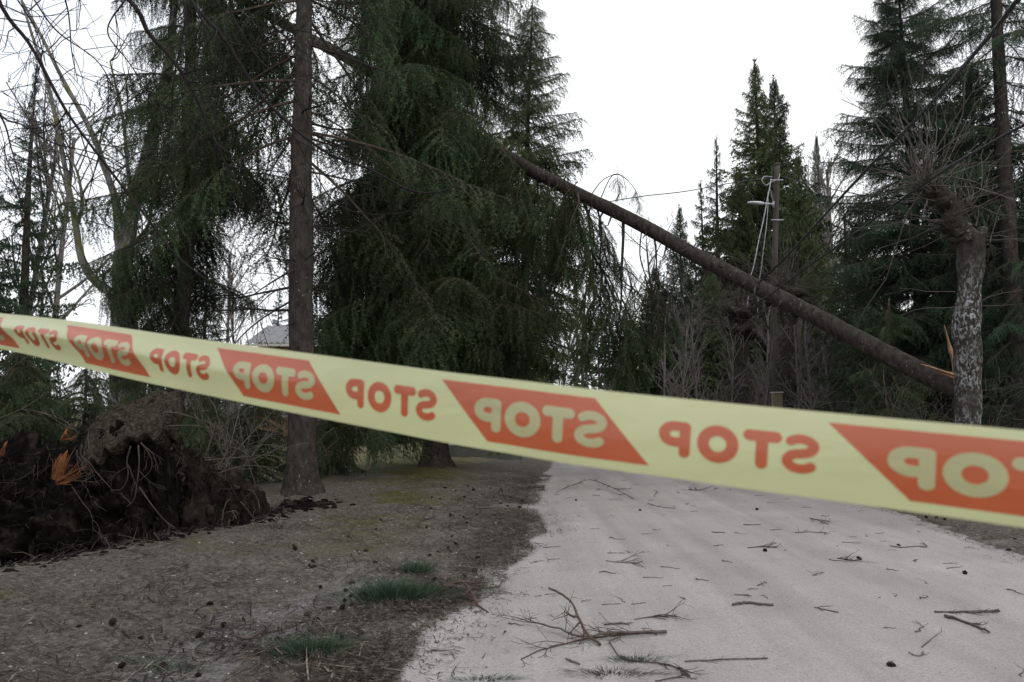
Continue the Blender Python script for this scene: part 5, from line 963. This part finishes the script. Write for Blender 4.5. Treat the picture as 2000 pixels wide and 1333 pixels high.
# smooth monotone map from print position to pixel column
_ss = np.array([-1.0, -.5, 0, .5, 1, 1.5, 2, 2.5, 3, 3.5, 4.0, 4.6]); _xx = (1602 - 465 * _ss) / (1 + .3175 * _ss); _xx[_ss >= 3] += np.array([31, 27, 20, 10])[:int((_ss >= 3).sum())]; _xx[_ss == 2.5] += 14
def x_of_s(s): return np.interp(np.asarray(s, float), np.linspace(-1, 4.6, 300), _fine)
_c = np.polyfit(_ss, 1 / (_xx + 1464.6), 4); _fine = 1 / np.polyval(_c, np.linspace(-1, 4.6, 300)) - 1464.6
def tsm(x, a, b): # gently smoothed edge curves
    return sum(np.interp(np.asarray(x) + o, a, b) for o in (-60, -30, 0, 30, 60)) / 5
def tape_pt(x, v, lift=0.0):
    """x: pixel column on the middle line; v: 0 top edge .. 1 bottom edge"""
    x = np.asarray(x, float); v = np.asarray(v, float); h = tsm(x, bx_, by) - tsm(x, tx, ty); xx = x - .05 * h * (v - .5); y = tsm(xx, tx, ty) + v * h
    d = depth_x(xx); u, w = (xx - 1000) / F, (666.5 - y) / F; r = np.stack([u, cp - sp_ * w, sp_ + cp * w], -1); p = CAM + r * (d / r[..., 1])[..., None]
    cr = np.clip((650 - x) / 600, 0, 1)                      # a soft lengthwise crease in the slacker half, and a slight cup
    c0 = .50 - .10 * np.clip((400 - x) / 400, 0, 1); bulge = .016 * cr * np.exp(-((v - c0) / .22) ** 2) + .003 * np.sin(x / 170.) * (v - .5) + .004 * (1 - (2 * v - 1) ** 2) * .5
    n = np.array([-.5, -.84, .15]); return p + n * (bulge[..., None] + lift)
org = tape_pt(np.array(1000.), np.array(.5)); 
xs_ = np.concatenate([np.linspace(-900, 0, 30)[:-1], np.linspace(0, 2000, 150), np.linspace(2000, 2500, 12)[1:]]); vs_ = np.linspace(0, 1, 21); XX, VV = np.meshgrid(xs_, vs_)
ix = np.arange(XX.size).reshape(XX.shape); mb = MB(); mb.add(tape_pt(XX, VV) - org, None, np.stack([ix[:-1, :-1], ix[1:, :-1], ix[1:, 1:], ix[:-1, 1:]], -1).reshape(-1, 4))
Tp = tag(obj('barrier_tape', mb.mesh('barrier_tape', M['tape']), None, org), 'yellow barrier tape with mirrored red STOP print stretched across the view', 'barrier tape')
# letters as signed-distance shapes cut into small faces
def cap(px, py, a, b):
    a, b = np.array(a, float), np.array(b, float); d = b - a; t = np.clip(((px - a[0]) * d[0] + (py - a[1]) * d[1]) / (d @ d + 1e-12), 0, 1); return np.hypot(px - a[0] - t * d[0], py - a[1] - t * d[1])
def arc(cx, cy, rx, ry, a0, a1, n=18): return [(cx + rx * math.cos(math.radians(a)), cy + ry * math.sin(math.radians(a))) for a in np.linspace(a0, a1, n)]
LW = .145                               # half stroke width, letter height 1, y downwards
GL = {'T': (.92, [[(.15, .15), (.77, .15)], [(.46, .15), (.46, .855)]]),
      'O': (1.0, [arc(.5, .5, .355, .355, 0, 360, 30)]),
      'P': (.80, [[(.155, .15), (.155, .855)], [(.155, .15), (.42, .15)] + arc(.42, .365, .225, .215, -90, 90, 12) + [(.155, .58)]]),
      'S': (.86, [arc(.43, .305, .295, .185, -38, -180, 12) + arc(.43, .305, .295, .185, 180, 110, 6) + arc(.43, .69, .305, .19, -70, 0, 6) + arc(.43, .69, .305, .19, 0, 142, 12)])}
def clip_mesh(f, x0, x1, y0, y1, nx, ny):
    """faces where f < 0, with the border cells cut along the zero line"""
    gx, gy = np.linspace(x0, x1, nx), np.linspace(y0, y1, ny); gX, gY = np.meshgrid(gx, gy); fv = f(gX, gY); vs, idx, tris = [], {}, []
    def vid(k, p):
        if k not in idx: idx[k] = len(vs); vs.append(p)
        return idx[k]
    for j in range(ny - 1):
        for i in range(nx - 1):
            cs = [(j, i), (j, i + 1), (j + 1, i + 1), (j + 1, i)]; poly = []
            if min(fv[c] for c in cs) >= 0: continue
            for a, b in zip(cs, cs[1:] + cs[:1]):
                fa, fb = fv[a], fv[b]
                if fa < 0: poly.append(vid(a, (gX[a], gY[a])))
                if (fa < 0) != (fb < 0):
                    t = fa / (fa - fb); k = (min(a, b), max(a, b)); poly.append(vid(k, (gX[a] + t * (gX[b] - gX[a]), gY[a] + t * (gY[b] - gY[a]))))
            for m_ in range(1, len(poly) - 1): tris.append((poly[0], poly[m_], poly[m_ + 1]))
    return np.array(vs), np.array(tris)
GM = {}
for ch, (w, st2) in GL.items():
    f = lambda x, y, st2=st2, ch=ch: np.min([cap(x, y, a, b) for s in st2 for a, b in zip(s[:-1], s[1:])], axis=0) - (.120 if ch == 'S' else .13 if ch == 'P' else LW)
    GM[ch] = clip_mesh(f, -.06, w + .06, -.06, 1.06, 30, 34)
def s_at(x): return np.interp(-np.asarray(x, float), -_fine, np.linspace(-1, 4.6, 300))
PS = {'P': (927, 982.5), 'O': (988, 1058), 'T': (1060, 1124), 'S': (1124, 1188)}; FS = {'P': (1286, 1352), 'O': (1363, 1444), 'T': (1451, 1528), 'S': (1528, 1602)}
def tris_front(v3, t):
    return t
def letter(ch, x0s, x1s, v0, v1, ds, parent, mat_, lift):
    w = GL[ch][0]; v2, t2 = GM[ch]; u = 1 - v2[:, 0] / w            # mirrored
    s = x0s + (x1s - x0s) * u + ds; x = x_of_s(s); vv = v0 + (v1 - v0) * v2[:, 1]; mb = MB(); mb.add(tape_pt(x, vv, lift) - org, t2)
    return obj('letter', mb.mesh('letter', M[mat_]), parent)
for k in range(-1, 5):
    ds = k                                     # panel k starts at print position 1 + k
    c = [(s_at(863) + ds, .115), (s_at(1160) + ds, .115), (s_at(1272) + ds, .885), (s_at(955) + ds, .885)]
    if x_of_s(c[0][0]) > 2350 or c[2][0] > 4.6: continue
    n1, n2 = 40, 22; a = np.linspace(0, 1, n1)[None]; b = np.linspace(0, 1, n2)[:, None]; sl2 = (c[0][0] * (1 - b) + c[3][0] * b) * (1 - a) + (c[1][0] * (1 - b) + c[2][0] * b) * a; vv = .115 + .77 * b + 0 * a
    sl2 = np.clip(sl2, -.98, 4.58); ix = np.arange(n1 * n2).reshape(n2, n1); mb = MB(); mb.add(tape_pt(x_of_s(sl2), vv, .0003) - org, None, np.stack([ix[:-1, :-1], ix[1:, :-1], ix[1:, 1:], ix[:-1, 1:]], -1).reshape(-1, 4))
    pn = obj('red_panel', mb.mesh('red_panel', M['print']), Tp)
    for ch, (a0, a1) in PS.items():
        if s_at(a1) + ds < -.95 or s_at(a0) + ds > 4.55: continue
        letter(ch, s_at(a0), s_at(a1), .285, .755, ds, pn, 'tape', .0006)
    for ch, (a0, a1) in FS.items():
        if s_at(a1) + ds < -.95 or s_at(a0) + ds > 4.55: continue
        letter(ch, s_at(a0), s_at(a1), .285, .74, ds, Tp, 'print', .0003)
